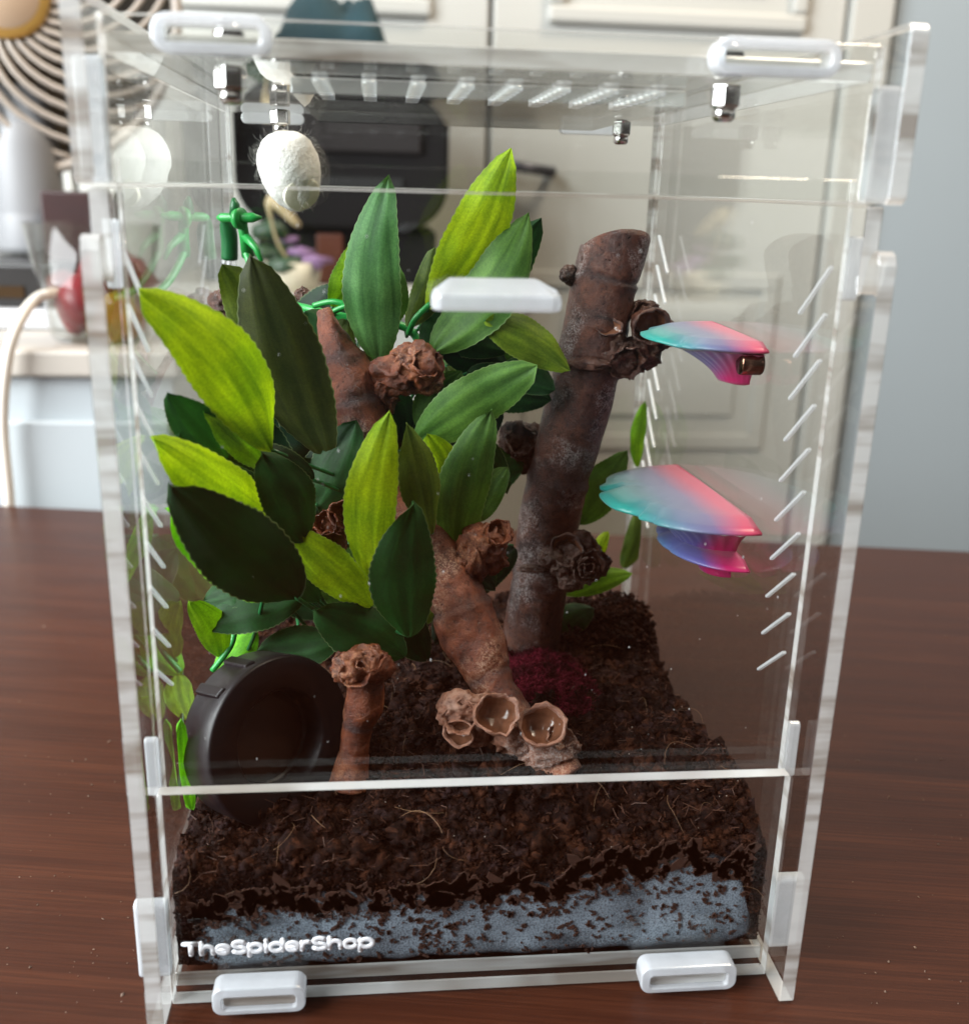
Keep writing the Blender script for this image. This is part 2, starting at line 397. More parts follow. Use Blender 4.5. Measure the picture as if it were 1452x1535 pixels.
# cloth on top of the appliance
mb = MB(); g = []
cx0, cx1 = ax0+.040, ax0+.165
for i in range(25):
    for j in range(9):
        u, v_ = i/24, j/8
        x = cx0+(cx1-cx0)*u; z = az+.010+.042*math.sin(PI*u)**.5*(1-.3*v_)+.034*noise.noise(Vector((u*4.2, v_*3, 1)))+.010*noise.noise(Vector((u*13, v_*8, 3)))
        z = max(z, az+.006)
        if u > .95 or u < .05: z = az+.004
        ed = min(1, 6*u, 6*(1-u), 5*v_, 5*(1-v_))
        g.append((x, .94+.14*v_, az+.004+(z-az-.004)*ed))
mb.add(g, [[i*9+j, i*9+j+1, i*9+j+10, i*9+j+9] for i in range(24) for j in range(8)])
o = mb.build('cloth', plain('dark_teal_cloth', (.008, .035, .045), .8, vary=.6, scale=14), None, True); s_ = o.modifiers.new('s', 'SOLIDIFY'); s_.thickness = .006
tag(o, 'dark teal cloth heaped on top of the black appliance', 'cloth')
# violet plant
pt = at(440, 420, Y=.85); pt.z = SZ
vp = thing('violet_plant', 'small potted plant with purple flowers before the black appliance', 'plant', pt)
MB().lathe([(0, 0), (.024, 0), (.03, .03), (.027, .03), (.022, .004), (0, .004)], 24, Matrix.Translation(pt+Vector((0, 0, .0005)))).build('pot', plain('cream_pot', (.62, .55, .42), .5), vp, True)
MB().lathe([(0, .024), (.0275, .025), (0, .028)], 16, Matrix.Translation(pt)).build('potting_soil', plain('pot_soil', (.04, .025, .018), .9), vp, True)
violet = plain('violet_petal', (.22, .12, .24), .6, vary=.4, scale=60); vgreen = plain('violet_leaf', (.03, .06, .03), .5); cream = plain('dry_leaf', (.42, .33, .18), .6)
for (px, py, y, r, mat_, nm) in [(470, 392, .835, .016, violet, 'flower'), (450, 378, .85, .012, violet, 'flower'), (432, 360, .86, .010, violet, 'flower'), (405, 345, .86, .018, vgreen, 'leaf'), (430, 398, .83, .018, vgreen, 'leaf'), (398, 378, .85, .016, vgreen, 'leaf')]:
    p = at(px, py, Y=y); st = pt+Vector((0, 0, .027))
    MB().tube([st, (st+p)/2+Vector((0, 0, .006)), p], .0016, 6).build('stalk', vgreen, vp, True)
    vs, fs = lump(p, r, px, 2, .7, (1.1, .6, .55)); obj(nm, vs, fs, mat_, vp, True)
p0, p1 = at(405, 300, Y=.84), at(450, 340, Y=.84)
st = pt+Vector((0, 0, .027))
MB().tube([Vector(x) for x in catmull([tuple(st), tuple(st.lerp(p1, .6)+Vector((-.02, 0, 0))), tuple(p0), tuple(p1)], 6)], [.0018]*10+[.003, .0045, .0055, .006, .006, .0055, .005, .004, .002], 6).build('dry_leaf', cream, vp, True)

# ------------------------------------------------------------------ terrarium body
YF, YB, ZL, ZT = .0115, .2252, .2433, .2727         # front panel, back panel, lid line, top panel
DEP = .240
AC = [M['clear'], M['edge'], M['frost']]
ter = thing('terrarium', 'clear acrylic terrarium with vented lid and front door on dark wood table', 'terrarium', (0, .12, 0))
side_outline = [(0, .0004), (0, .2285), (.0012, .2312), (.0032, .2322), (.0052, .2312), (.0068, .2285), (.0078, .2232), (.0088, .2208), (.0101, .2204), (.0113, .2222), (YF, .225), (YF, ZL-.0006), (DEP, ZL-.0006), (DEP, .0004)]
slot_me = None
for sx in (-1, 1):
    a, b = (.095, .1) if sx > 0 else (-.1, -.095)
    sp = bevel(MB().extrude(side_outline, 0, a, b, 0, 1).build('side_panel', AC, ter), .0004, 1)
    for (ya, yb) in (((.0285, .047) if sx > 0 else (.0242, .0445)), (.2155, .197)):
        for k in range(10):
            z0 = .2262-k*.01306; dy = yb-ya; dz = -.0148; L = math.hypot(dy, dz); ny, nz = -dz/L*.00042, dy/L*.00042
            o_ = [(ya+ny, z0+nz), (yb+ny, z0+dz+nz), (yb-ny, z0+dz-nz), (ya-ny, z0-nz)]
            MB().extrude(o_, 0, *((.0946, .0958) if sx > 0 else (-.0958, -.0946)), 2).build('vent_slot', AC, sp)
    # tabs of the front panel that pass through the side panels, and the door pivots
    bevel(MB().extrude(rrect(YF+.0025, .0242, .0046, .027, .0018, 4), 0, *sorted((sx*.0948, sx*.1042)), 2).build('joint_tab', AC, ter), .0006)
    bevel(MB().extrude(rrect(.0186, .0805, .0028, .019, .0013, 5), 0, *sorted((sx*.0948, sx*.0985)), 2).build('pivot_tab', AC, ter), .0005)
    bevel(MB().extrude(rrect(.0186, .2265, .0026, .017, .0012, 5), 0, *sorted((sx*.0948, sx*.0985)), 2).build('pivot_tab', AC, ter), .0005)
bevel(MB().box((-.0948, YB, .002), (.0948, YB+.005, ZL-.0006), 0, 1, 1).build('back_panel', AC, ter), .0004, 1)
fp = bevel(MB().box((-.0948, YF, .0008), (.0948, YF+.005, .075), 0, 1, 1).build('front_panel', AC, ter), .0004, 1)
bevel(MB().box((-.0946, YF+.0052, .003), (.0946, YB-.0002, .0083), 0, 1, 2).build('floor_panel', AC, ter), .0004, 1)
for (x0, x1) in ((-.0815, -.0535), (.051, .082)):
    ring_o, ring_i = rrect((x0+x1)/2, .0072, x1-x0, .0096, .0032, 6), rrect((x0+x1)/2, .0064, x1-x0-.006, .0046, .0012, 6)
    n = len(ring_o); mb = MB()
    for y in (.0042, YF-.0002):
        mb.v += [Vector((p, y, q)) for (p, q) in ring_o]+[Vector((p, y, q)) for (p, q) in ring_i]
    for i in range(n):
        j = (i+1) % n
        mb.f += [[i, j, n+j, n+i], [2*n+i, 3*n+i, 3*n+j, 2*n+j], [i, 2*n+i, 2*n+j, j], [n+i, n+j, 3*n+j, 3*n+i]]; mb.mi += [2]*4
    tb_ = bevel(mb.build('joint_tab', AC, ter), .0005)
    MB().extrude(rrect((x0+x1)/2, .0064, x1-x0-.0063, .0043, .0011, 6), 1, .006, YF-.0003, 1).build('tab_core', AC, tb_)
# door
DY = YF+.0053
dr = bevel(MB().box((-.0942, DY, .0715), (.0942, DY+.004, .2493), 0, 1, 1).build('door', AC, ter), .0004, 1)
hx = -.0008; hb = DY-.0002; hf = .0045
hz = .2168
ho = [(hx-.0165, hf+.0022), (hx-.0155, hf+.0006), (hx-.014, hf), (hx+.014, hf), (hx+.0155, hf+.0006), (hx+.0165, hf+.0022), (hx+.0165, hf+.005), (hx+.0118, hb), (hx-.0118, hb), (hx-.0165, hf+.005)]
mbh = MB().extrude(ho, 2, .2150, .2196, 2)
for i, v in enumerate(mbh.v):
    if v.y > hf+.006: v.z += .0034
bevel(mbh.build('handle', AC, dr), .0013, 3)
# dust and droplets on the panes
mb = MB(); rd = random.Random(3)
for i in range(75):
    c = Vector((rd.uniform(-.09, .09), DY+.0041, rd.uniform(.08, .24))); r = rd.choice((.00008, .0001, .00013, .0002))
    vs, fs = lump(c, r, i, 1, .5, (1, .4, rd.uniform(1, 2.6))); mb.add(vs, fs)
o = mb.build('dust', plain('white_dust', (.75, .76, .78), .4), dr); tag(o, kind='stuff')
# raised lettering: rounded strokes
def arc(cx, cy, rx, ry, a0, a1, n=10): return [(cx+rx*math.cos(math.radians(a0+(a1-a0)*i/n)), cy+ry*math.sin(math.radians(a0+(a1-a0)*i/n))) for i in range(n+1)]
o_low = arc(.42, .36, .38, .36, 0, 360, 16)
bowl = lambda: [(.04, .36)]
GL = {
 'T': (.92, [[(0, .98), (.92, .98)], [(.46, .98), (.46, 0)]]),
 'h': (.74, [[(0, 1.02), (0, 0)], [(0, .36)]+arc(.36, .36, .36, .34, 180, 0, 8)+[(.72, 0)]]),
 'e': (.82, [[(.04, .38), (.80, .38)]+arc(.42, .36, .38, .36, 5, 320, 14)]),
 'S': (.86, [arc(.43, .75, .37, .25, 25, 270, 10)+arc(.43, .25, .41, .25, 90, -155, 10)]),
 'p': (.82, [[(0, .72), (0, -.34)], arc(.40, .36, .40, .36, 180, -180, 16)]),
 'i': (.10, [[(.05, .70), (.05, 0)], [(.05, .98), (.05, 1.0)]]),
 'd': (.82, [[(.80, 1.02), (.80, 0)], arc(.40, .36, .40, .36, 0, 360, 16)]),
 'r': (.50, [[(0, .72), (0, 0)], [(0, .36)]+arc(.34, .36, .34, .35, 180, 60, 6)]),
 'o': (.84, [o_low])}
A0, A1 = at(276, 1431, Y=YF), at(559, 1420, Y=YF)
txt = 'TheSpiderShop'; gap = .20
tot = sum(GL[c][0] for c in txt)+gap*(len(txt)-1); sxx = (A1.x-A0.x)/tot; hh = px2m(19.5, A0)
pen = 0; mb = MB()
for ch in txt:
    wd_, strokes = GL[ch]
    for st in strokes:
        P_ = [Vector((A0.x+(pen+x)*sxx, YF-.0003, A0.z+y*hh)) for (x, y) in st]
        mb.tube(P_, .00082, 8)
        for e in (P_[0], P_[-1]):
            vs, fs = lump(e, .00082, 0, 1, 0); mb.add(vs, fs)
    pen += wd_+gap
for v in mb.v: v.y = YF-.0001-(YF-.0003-v.y+.00082)*.30
mb.build('lettering', plain('white_lettering', (.82, .83, .86), .5, vary=.05), fp, True)

# ------------------------------------------------------------------ lid
lid = ter
for sx in (-1, 1):
    a, b = (.095, .1) if sx > 0 else (-.1, -.095)
    bevel(MB().extrude([(.0015, ZL), (DEP-.001, ZL), (DEP, ZL+.001), (DEP, .2838), (DEP-.001, .2848), (.0015, .2848), (0, .2833), (0, ZL+.0015)], 0, a, b, 0, 1).build('lid_side', AC, lid), .0004, 1)
    bevel(MB().extrude(rrect(YF+.0025, .2578, .0046, .0285, .0018, 4), 0, *sorted((sx*.0948, sx*.1012)), 2).build('joint_tab', AC, lid), .0006)
bevel(MB().box((-.0948, YF, ZL), (.0948, YF+.005, .2812), 0, 1, 1).build('lid_front', AC, lid), .0004, 1)
bevel(MB().box((-.0948, YB, ZL), (.0948, YB+.005, .2812), 0, 1, 1).build('lid_back', AC, lid), .0004, 1)
bevel(MB().box((-.0946, YF+.0052, ZT), (.0946, YB-.0002, ZT+.005), 0, 1, 2).build('top_panel', AC, lid), .0004, 1)
for (x0, x1, y0, y1) in ((-.0815, -.0545, .0042, YF-.0002), (.0495, .081, .0042, YF-.0002)):
    zc = .2765; ring_o, ring_i = rrect((x0+x1)/2, zc, x1-x0, .0086, .004, 6), rrect((x0+x1)/2, zc, x1-x0-.0052, .0038, .0012, 6)
    n = len(ring_o); mb = MB()
    for y in (y0, y1):
        mb.v += [Vector((p, y, q)) for (p, q) in ring_o]+[Vector((p, y, q)) for (p, q) in ring_i]
    for i in range(n):
        j = (i+1) % n
        mb.f += [[i, j, n+j, n+i], [2*n+i, 3*n+i, 3*n+j, 2*n+j], [i, 2*n+i, 2*n+j, j], [n+i, n+j, 3*n+j, 3*n+i]]; mb.mi += [2]*4
    tb_ = bevel(mb.build('joint_tab', AC, lid), .0006)
    MB().extrude(rrect((x0+x1)/2, zc, x1-x0-.0055, .0035, .001, 6), 1, y0+.0016, y1-.0001, 0, 1).build('tab_core', AC, tb_)
for (x0, x1) in ((-.0885, -.062), (.050, .0795)):
    zc = at(432, 178, Y=YB).z
    bevel(MB().extrude(rrect((x0+x1)/2, zc, x1-x0, .0046, .0021, 6), 1, YB-.0012, YB+.0062, 2).build('joint_tab', AC, lid), .0005)
# vent plate with rows of holes
vpz0, vpz1 = ZT-.0048, ZT-.0004
vpl = bevel(MB().box((-.054, .05, vpz0), (.056, .185, vpz1), 0, 1, 2).build('vent_plate', [M['clear'], M['soft_edge']], lid), .0004, 1)
hole = MB().lathe([(.0019, vpz1-.0012), (.0022, vpz1-.0012), (.0022, vpz1), (.0019, vpz1), (.0019, vpz1-.0012)], 18).build('vent_hole', [M['frost']], vpl, True)
first = True
for i in range(8):
    for j in range(8):
        h_ = hole if first else link('vent_hole', hole.data, vpl)
        first = False; h_.location = (-.0465+i*.0137, .056+j*.0082, 0)
# bolts
def bolt(x, y):
    b = MB().lathe([(0, ZT+.0102), (.0022, ZT+.0098), (.0036, ZT+.0082), (.0041, ZT+.0062), (.0041, ZT+.0052), (0, ZT+.0052)], 24, Matrix.Translation((x, y, 0))).build('bolt', [M['chrome']], lid, True)
    hexn = [(x+.0042*math.cos(PI/3*i+.3), y+.0042*math.sin(PI/3*i+.3)) for i in range(6)]
    bevel(MB().extrude(hexn, 2, ZT-.0062, ZT-.0006).build('nut', [M['chrome']], b), .0006)
    MB().lathe([(.0030, ZT-.0062), (.0030, ZT-.0088), (.0022, ZT-.0096), (0, ZT-.0096)], 20, Matrix.Translation((x, y, 0))).build('shank', [M['chrome']], b, True)
CY = .186
cbx = at(420, 178, Y=CY).x; cbr = at(932, 180, Y=CY).x
for (x, y) in ((at(345, 105, Y=.028).x, .028), (at(1088, 130, Y=.028).x, .028), (cbx, CY), (cbr, CY)): bolt(x, y)

# ------------------------------------------------------------------ cocoon hanging from the lid bolt
def mk_wool():
    m = N('white_silk'); n1 = m.noise(m.coord(), 700, 4, .7); n2 = m.noise(m.coord(), 90, 3)
    c = m.mixc(n2, (.80, .78, .72), (.92, .91, .88))
    return m.done(m.pbr(c, .9, m.bump(n1, .7, .0009), spec=.1))
M['wool'] = mk_wool()
zc0 = ZT-.0086
top = Vector((cbx, CY, zc0)); botm = at(450, 319, Y=CY-.002)
ax = (botm-top); Lc = ax.length; AM = place(top, ax)
coc = thing('cocoon', 'white silk cocoon with a round opening hanging from a lid bolt', 'cocoon', top)
bm = MB(); prof = []
for i in range(29):
    t = i/28; prof.append((.0126*max(0, 1-abs(2*t**.86-1)**2.2)**.56*(1-.10*t)+.0001, t*Lc))
prof[0] = (0.0, 0); prof[-1] = (0, Lc)
bm.lathe(prof, 40, AM)
for i, v in enumerate(bm.v):
    d = (v-(top+ax*.5)); bm.v[i] = v+d.normalized()*(.0009*noise.noise(v*130)+.0004*noise.noise(v*420))
cbo = bm.build('shell', M['wool'], coc, True)
hp = at(453, 291, Y=CY-.0088); nrm = (CP-hp).normalized(); nrm = (nrm*.8+CR*.45-CU*.4).normalized()
rr = px2m(25, hp)
hm = place(hp, nrm)
MB().lathe([(0, .0004), (rr*.5, .0004), (rr*.93, .0001), (rr*.98, -.0001), (rr, -.0008), (rr*.9, -.004), (rr*.6, -.008), (0, -.009)], 30, hm @ Matrix.Scale(1.16, 4, Vector((1, .4, 0)).normalized())).build('opening', plain('cocoon_lining', (.84, .80, .66), .8, vary=.06), coc, True)
mb = MB(); rd = random.Random(5)
for i in range(420):
    t = rd.random(); a = rd.uniform(0, 2*PI); k = int(t*28); r, z = prof[k]
    p = AM @ Vector((r*math.cos(a), r*math.sin(a), z)); nn = (AM.to_3x3() @ Vector((math.cos(a), math.sin(a), rd.uniform(-1, 1)))).normalized()
    tt = nn.cross(Vector((rd.uniform(-1, 1), rd.uniform(-1, 1), rd.uniform(-1, 1)))).normalized()
    l = rd.uniform(.0012, .0042)
    mb.tube([p-nn*.0003, p+nn*l*.3+tt*l*.3, p+nn*l*.42+tt*l*.9, p+nn*l*.25+tt*l*1.4], .000022, 3, False)
o = mb.build('fuzz', M['wool'], coc); tag(o, kind='stuff')

# ------------------------------------------------------------------ soil
def V3(*a): return Vector(a)
def interp(t, pts):
    for (a, va), (b, vb) in zip(pts, pts[1:]):
        if t <= b:
            k = max(0, (t-a)/(b-a)); k = k*k*(3-2*k); return va+(vb-va)*k
    return pts[-1][1]
HL = [(.017, .041), (.035, .0435), (.06, .040), (.09, .038), (.13, .042), (.225, .046)]
HC = [(.017, .037), (.03, .046), (.052, .0545), (.10, .055), (.15, .054), (.225, .05)]
HR = [(.017, .041), (.03, .051), (.055, .0545), (.085, .0475), (.12, .043), (.15, .043), (.225, .044)]
def soil_h(x, y, fine=True):
    l, c, r = interp(y, HL), interp(y, HC), interp(y, HR)
    t = x/.095
    z = l+(c-l)*(1-abs(min(t, 0)))**1.0 if t < 0 else c+(r-c)*t*t
    z += .006*math.exp(-((x-.036)**2+(y-.138)**2)/.00030)
    z += .019*math.exp(-((x-.075)**2/.00060+(y-.172)**2/.00030))
    if fine:
        p = Vector((x, y, 0))
        z += .0050*noise.noise(p*55)+.0040*noise.noise(p*130+Vector((3, 1, 0)))+.0022*noise.noise(p*330)+.0007*abs(noise.noise(p*800))
    return z
def mk_soil():
    m = N('coir_soil'); v = m.coord()
    n1 = m.noise(v, 260, 6, .7); n2 = m.noise(v, 45, 4); n3 = m.noise(v, 900, 3, .7)
    c = m.ramp(n1, [(.34, (.003, .0009, .0006)), (.52, (.014, .0042, .0024)), (.68, (.040, .0135, .0066)), (.85, (.10, .037, .017))])
    c = m.mixc(m.ramp(m.noise(v, 150, 3), [(.5, (0, 0, 0)), (.62, (.7, .7, .7))]), c, m.mixc(n1, (.030, .010, .005), (.105, .034, .015)))
    c = m.mixc(m.ramp(m.noise(v, 190, 2), [(.55, (0, 0, 0)), (.66, (.55, .55, .55))]), c, (.040, .022, .024))
    c = m.mixc(m.math('MULTIPLY', m.ramp(n3, [(.38, (1, 1, 1)), (.55, (0, 0, 0))]), .75), c, (.003, .001, .0008))
    # red reflection painted into the soil colour around the tall branch's foot
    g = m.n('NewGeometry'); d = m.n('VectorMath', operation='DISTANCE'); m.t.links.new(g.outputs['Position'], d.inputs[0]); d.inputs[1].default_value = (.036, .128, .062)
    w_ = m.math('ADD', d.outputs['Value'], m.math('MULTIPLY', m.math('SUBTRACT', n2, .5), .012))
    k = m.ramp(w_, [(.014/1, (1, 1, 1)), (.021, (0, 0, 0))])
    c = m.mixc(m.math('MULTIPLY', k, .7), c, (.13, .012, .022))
    return m.done(m.pbr(c, .75, m.bump(m.math('ADD', n1, m.math('MULTIPLY', n3, .5)), .9, .0012), spec=.10))
M['soil'] = mk_soil()
NX, NY = 230, 230; X0, X1, Y0, Y1 = -.0938, .0938, .0196, .2245
vs = []; fs = []
for i in range(NX+1):
    for j in range(NY+1):
        x = X0+(X1-X0)*i/NX; y = Y0+(Y1-Y0)*j/NY
        vs.append((x, y, soil_h(x, y)))
for i in range(NX):
    for j in range(NY):
        k = i*(NY+1)+j; fs.append((k, k+NY+1, k+NY+2, k+1))
mb = MB(); mb.add(vs, fs)
def skirt(pts, nd):
    rows = 26; k = len(mb.v)
    for p in pts:
        for r in range(rows+1):
            t = r/rows; z = p.z+(.0087-p.z)*t; q = Vector((p.x, p.y, z))
            off = .0012*noise.noise(q*160)+.0008*noise.noise(q*420)
            q = q+nd*(off*min(1, t*6)); mb.v.append(q)
    for i in range(len(pts)-1):
        for r in range(rows):
            a_ = k+i*(rows+1)+r; mb.f.append([a_, a_+1, a_+rows+2, a_+rows+1]); mb.mi.append(0)
V = [Vector(v) for v in vs]
skirt([V[i*(NY+1)] for i in range(NX+1)], Vector((0, -1, 0)))
skirt([V[j] for j in range(NY+1)], Vector((-.6, 0, 0)))
skirt([V[NX*(NY+1)+j] for j in range(NY+1)], Vector((.6, 0, 0)))
skirt([V[i*(NY+1)+NY] for i in range(NX+1)], Vector((0, .3, 0)))
soil = mb.build('soil', M['soil'], None, True); tag(soil, 'dark brown coir soil heaped across the terrarium floor', 'soil', kind='stuff')
rd = random.Random(11); mb = MB()
def crumb(p, r):
    k = len(mb.v); s = [rd.uniform(.5, 1.25)*r for _ in range(6)]
    c, sn = math.cos(rd.uniform(0, 6)), math.sin(rd.uniform(0, 6)); e = rd.uniform(.7, 1.7)
    for (dx, dy, dz), q in zip(((1, 0, 0), (-1, 0, 0), (0, 1, 0), (0, -1, 0), (0, 0, 1), (0, 0, -1)), s):
        x, y, z = dx*q*e, dy*q, dz*q
        mb.v.append(Vector((p[0]+x*c-y*sn, p[1]+x*sn+y*c, p[2]+z+x*.3)))
    for f in ((0, 2, 4), (2, 1, 4), (1, 3, 4), (3, 0, 4), (2, 0, 5), (1, 2, 5), (3, 1, 5), (0, 3, 5)): mb.f.append([k+i for i in f]); mb.mi.append(0)
for i in range(22000):
    x, y = rd.uniform(X0+.001, X1-.001), Y0+.001+(Y1-Y0-.002)*rd.random()**1.5
    r = rd.choice((.0003, .0004, .0005, .0006, .0008, .0011)); crumb((x, y, soil_h(x, y)+r*.35), r)
for i in range(4500):
    x = rd.uniform(X0, X1); z = rd.uniform(.0095, soil_h(x, Y0)); r = rd.choice((.0003, .0005, .0007)); crumb((x, Y0-.0004-rd.random()*.0006, z), r)
for i in range(3500):
    y = rd.uniform(Y0, Y1); x = X1 if rd.random() < .6 else X0; z = rd.uniform(.0095, soil_h(x, y)); r = rd.choice((.0003, .0004, .0006)); crumb((x, y, z), r*.8)
for i in range(1700):
    x, y = rd.uniform(X0+.002, X1-.002), Y0+.0015+(Y1-Y0-.004)*rd.random()**1.6; r = rd.choice((.0009, .0012, .0016, .0022))
    vv_, ff_ = lump((x, y, soil_h(x, y)+r*.15), r, i*.37, 1, .9, (rd.uniform(.7, 1.4), rd.uniform(.7, 1.3), rd.uniform(.6, 1)))
    mb.add([q+V3(noise.noise(q*1500), noise.noise(q*1500+V3(5, 0, 0)), noise.noise(q*1500+V3(0, 5, 0)))*r*.9 for q in vv_], ff_)
for i in range(650):
    x, y = rd.uniform(X0+.003, X1-.003), Y0+.003+(Y1-Y0-.006)*rd.random()**1.5; r = rd.choice((.0022, .0028, .0036))
    vv_, ff_ = lump((x, y, soil_h(x, y)-r*.1), r, i*.53+4, 2, 1.1, (rd.uniform(.7, 1.3), rd.uniform(.7, 1.2), rd.uniform(.5, .9)))
    vv_ = [q+V3(noise.noise(q*900), noise.noise(q*900+V3(5, 0, 0)), noise.noise(q*900+V3(0, 5, 0)))*r*.95 for q in vv_]; mb.add(vv_, ff_)
for i in range(500):
    x = rd.uniform(X0+.002, X1-.002); z = rd.uniform(.010, soil_h(x, Y0)+.001); r = rd.choice((.0007, .0010, .0014))
    vv_, ff_ = lump((x, Y0+.0002, z), r, i*.71, 1, .9, (1.2, .6, .9)); mb.add(vv_, ff_)
# jagged coir block at the rear right
for i in range(2600):
    y = rd.uniform(.150, .190); x = rd.uniform(.050, .0915); r = rd.choice((.0004, .0007, .0011, .0016)); crumb((x, y, soil_h(x, y)+rd.random()**3*.008), r)
cr = mb.build('soil_crumbs', M['soil'], soil, True); tag(cr, kind='stuff')
mb = MB(); rd = random.Random(40)
for i in range(170):
    x, y = rd.uniform(X0+.003, X1-.003), Y0+.001+.12*rd.random()**1.5; crumb((x, y, soil_h(x, y)+.0012), rd.choice((.0001, .00015, .0002, .0003)))
for i in range(40): crumb((rd.uniform(X0, X1), Y0-.0018, rd.uniform(.014, .040)), rd.choice((.0001, .00015, .0002)))
gr = mb.build('pale_glints', plain('pale_glints', (.42, .34, .29), .35, vary=.5, scale=200), soil); tag(gr, kind='stuff')  # bright glints on the soil, put in as tiny pale crumbs
# coir fibres
mb = MB(); rd = random.Random(21)
def fibre(x, y, L, r, lift=.001):
    a = rd.uniform(0, 2*PI); pts = []; c = rd.uniform(-1.3, 1.3)
    amp = lift*rd.uniform(.6, 1.6)
    for k in range(13):
        t = k/12; xx = min(max(x+L*t*math.cos(a+c*t), X0+.001), X1-.001); yy = min(max(y+L*t*math.sin(a+c*t), Y0+.0005), Y1-.001)
        pts.append(Vector((xx, yy, soil_h(xx, yy, False)+.0030+amp*math.sin(PI*t))))
    mb.tube(pts, [r*(.5+.5*math.sin(PI*(.15+.7*k/12))) for k in range(13)], 5, False)
for i in range(48): fibre(rd.uniform(X0, X1), Y0+.004+(.19)*rd.random()**1.4, rd.uniform(.005, .018), rd.choice((.00004, .00005, .00006, .0001)), rd.uniform(.0005, .004))
for i in range(30):
    x = rd.uniform(X0, X1); z = rd.uniform(.026, .042); a = rd.uniform(-.9, .9); L = rd.uniform(.004, .016); c = rd.uniform(-1, 1)
    mb.tube([Vector((min(max(x+L*t*math.cos(a+c*t), X0), X1), Y0-.0016, z+L*t*math.sin(a+c*t))) for t in (0, .25, .5,   .75, 1)], .00006, 4, False)
fb = mb.build('coir_fibres', plain('straw_fibre', (.26, .14, .07), .6, vary=.5, scale=60), soil); tag(fb, kind='stuff')
mb = MB(); rd = random.Random(55)
for i in range(1500):
    x, y = rd.uniform(X0+.002, X1-.002), Y0+.001+.19*rd.random()**1.5; z = soil_h(x, y)+.0004; L = rd.uniform(.0015, .006); d = V3(rd.uniform(-1, 1), rd.uniform(-1, 1), rd.uniform(-.1, .7)).normalized(); e = V3(rd.uniform(-1, 1), rd.uniform(-1, 1), rd.uniform(-.8, .3))*.6
    q = [V3(x, y, z), V3(x, y, z)+d*L*.5, V3(x, y, z)+(d+e)*L]
    for k_ in q: k_.x = min(max(k_.x, X0), X1); k_.y = min(max(k_.y, Y0-.0012), Y1)
    mb.tube(q, rd.choice((.00006, .00009, .00013)), 4, False)
hb_ = mb.build('brown_fibres', plain('brown_fibre', (.085, .028, .012), .6, vary=.7, scale=90), soil); tag(hb_, kind='stuff')
# condensation on the inside of the front panel, with soil flecks stuck to it
def mk_fog():
    m = N('condensation'); v = m.coord(); n1 = m.noise(v, 60, 5, .6); n2 = m.noise(v, 1500, 2); 
    df = m.n('BsdfDiffuse'); fc_ = m.mixc(m.noise(v, 140, 5, .65), (.30, .37, .45), (.62, .72, .84)); m.t.links.new(fc_, df.inputs[0])
    tl = m.n('BsdfTranslucent'); tl.inputs[0].default_value = (.44, .49, .55, 1)
    tr = m.n('BsdfTransparent')
    k = m.ramp(n1, [(.34, (.34, .34, .34)), (.56, (.72, .72, .72))])
    k = m.math('MULTIPLY', k, m.ramp(n2, [(.36, (.42, .42, .42)), (.60, (1.25, 1.25, 1.25))]), True)
    fa = m.n('Attribute', attribute_name='fade'); k = m.math('MULTIPLY', k, fa.outputs['Fac'], True)
    return m.done(m.mix(k, tr.outputs[0], m.mix(.3, df.outputs[0], tl.outputs[0])))
n = 120; vs = []; FY = YF+.0058
def fog_top(x): 
    return interp(x, [(-.09, .030), (-.06, .0345), (-.02, .0335), (.02, .0350), (.045, .0430), (.07, .0425), (.088, .0410)])+.0026*noise.noise(Vector((x*120, 0, 2)))+.0012*noise.noise(Vector((x*420, 0, 5)))
NR = 14; fade = []
for i in range(n+1):
    x = -.0885+.1785*i/n; e = min(1, i/5, (n-i)/5); zt_ = (fog_top(x)+.002)*e+.018*(1-e); zb_ = .0095+.0012*noise.noise(Vector((x*100, 3, 0)))+.003*(1-e)
    for r in range(NR+1):
        t = r/NR; z = zb_+(zt_-zb_)*t; vs.append((x, FY+.0003*noise.noise(Vector((x*90, z*90, 0))), z))
        fade.append(max(0, min(1, (1-t)*3.2, t*8, e*1.2))*max(0, min(1, .86+.75*noise.noise(Vector((x*70, 1, z*110))))))
fs = [(i*(NR+1)+r, (i+1)*(NR+1)+r, (i+1)*(NR+1)+r+1, i*(NR+1)+r+1) for i in range(n) for r in range(NR)]
fo = obj('condensation', vs, fs, mk_fog(), fp); tag(fo, kind='stuff')
at_ = fo.data.attributes.new('fade', 'FLOAT', 'POINT'); at_.data.foreach_set('value', fade)
sm_ = fo.modifiers.new('s', 'SOLIDIFY'); sm_.thickness = .0002
mb = MB(); rd = random.Random(9)
for i in range(900):
    x = rd.uniform(-.088, .0885); zt_ = fog_top(x); t = (1.10-.55*rd.random()**1.6+.25*noise.noise(Vector((x*60, 4, 0)))) if rd.random() < .52 else rd.random()*.95-.06
    big = t > .80
    z = .011+(zt_-.011)*t
    for q in range(rd.choice((1, 1, 2, 3))):
        nn = rd.randint(5, 8); a0 = rd.uniform(0, PI); sz = rd.choice((.0005, .0009, .0014, .0020)) if big else rd.choice((.0002, .0003, .0004, .0006)); el = rd.uniform(1, 2.8)
        ol = []
        for k in range(nn):
            a = 2*PI*k/nn; r = sz*rd.uniform(.55, 1.2); u, v_ = r*el*math.cos(a), r*math.sin(a)
            ol.append((x+u*math.cos(a0)-v_*math.sin(a0), z+u*math.sin(a0)+v_*math.cos(a0)))
        mb.extrude(ol, 1, FY-.0005, FY-.0001); x += rd.uniform(-.0012, .0012); z += rd.uniform(-.001, .001)
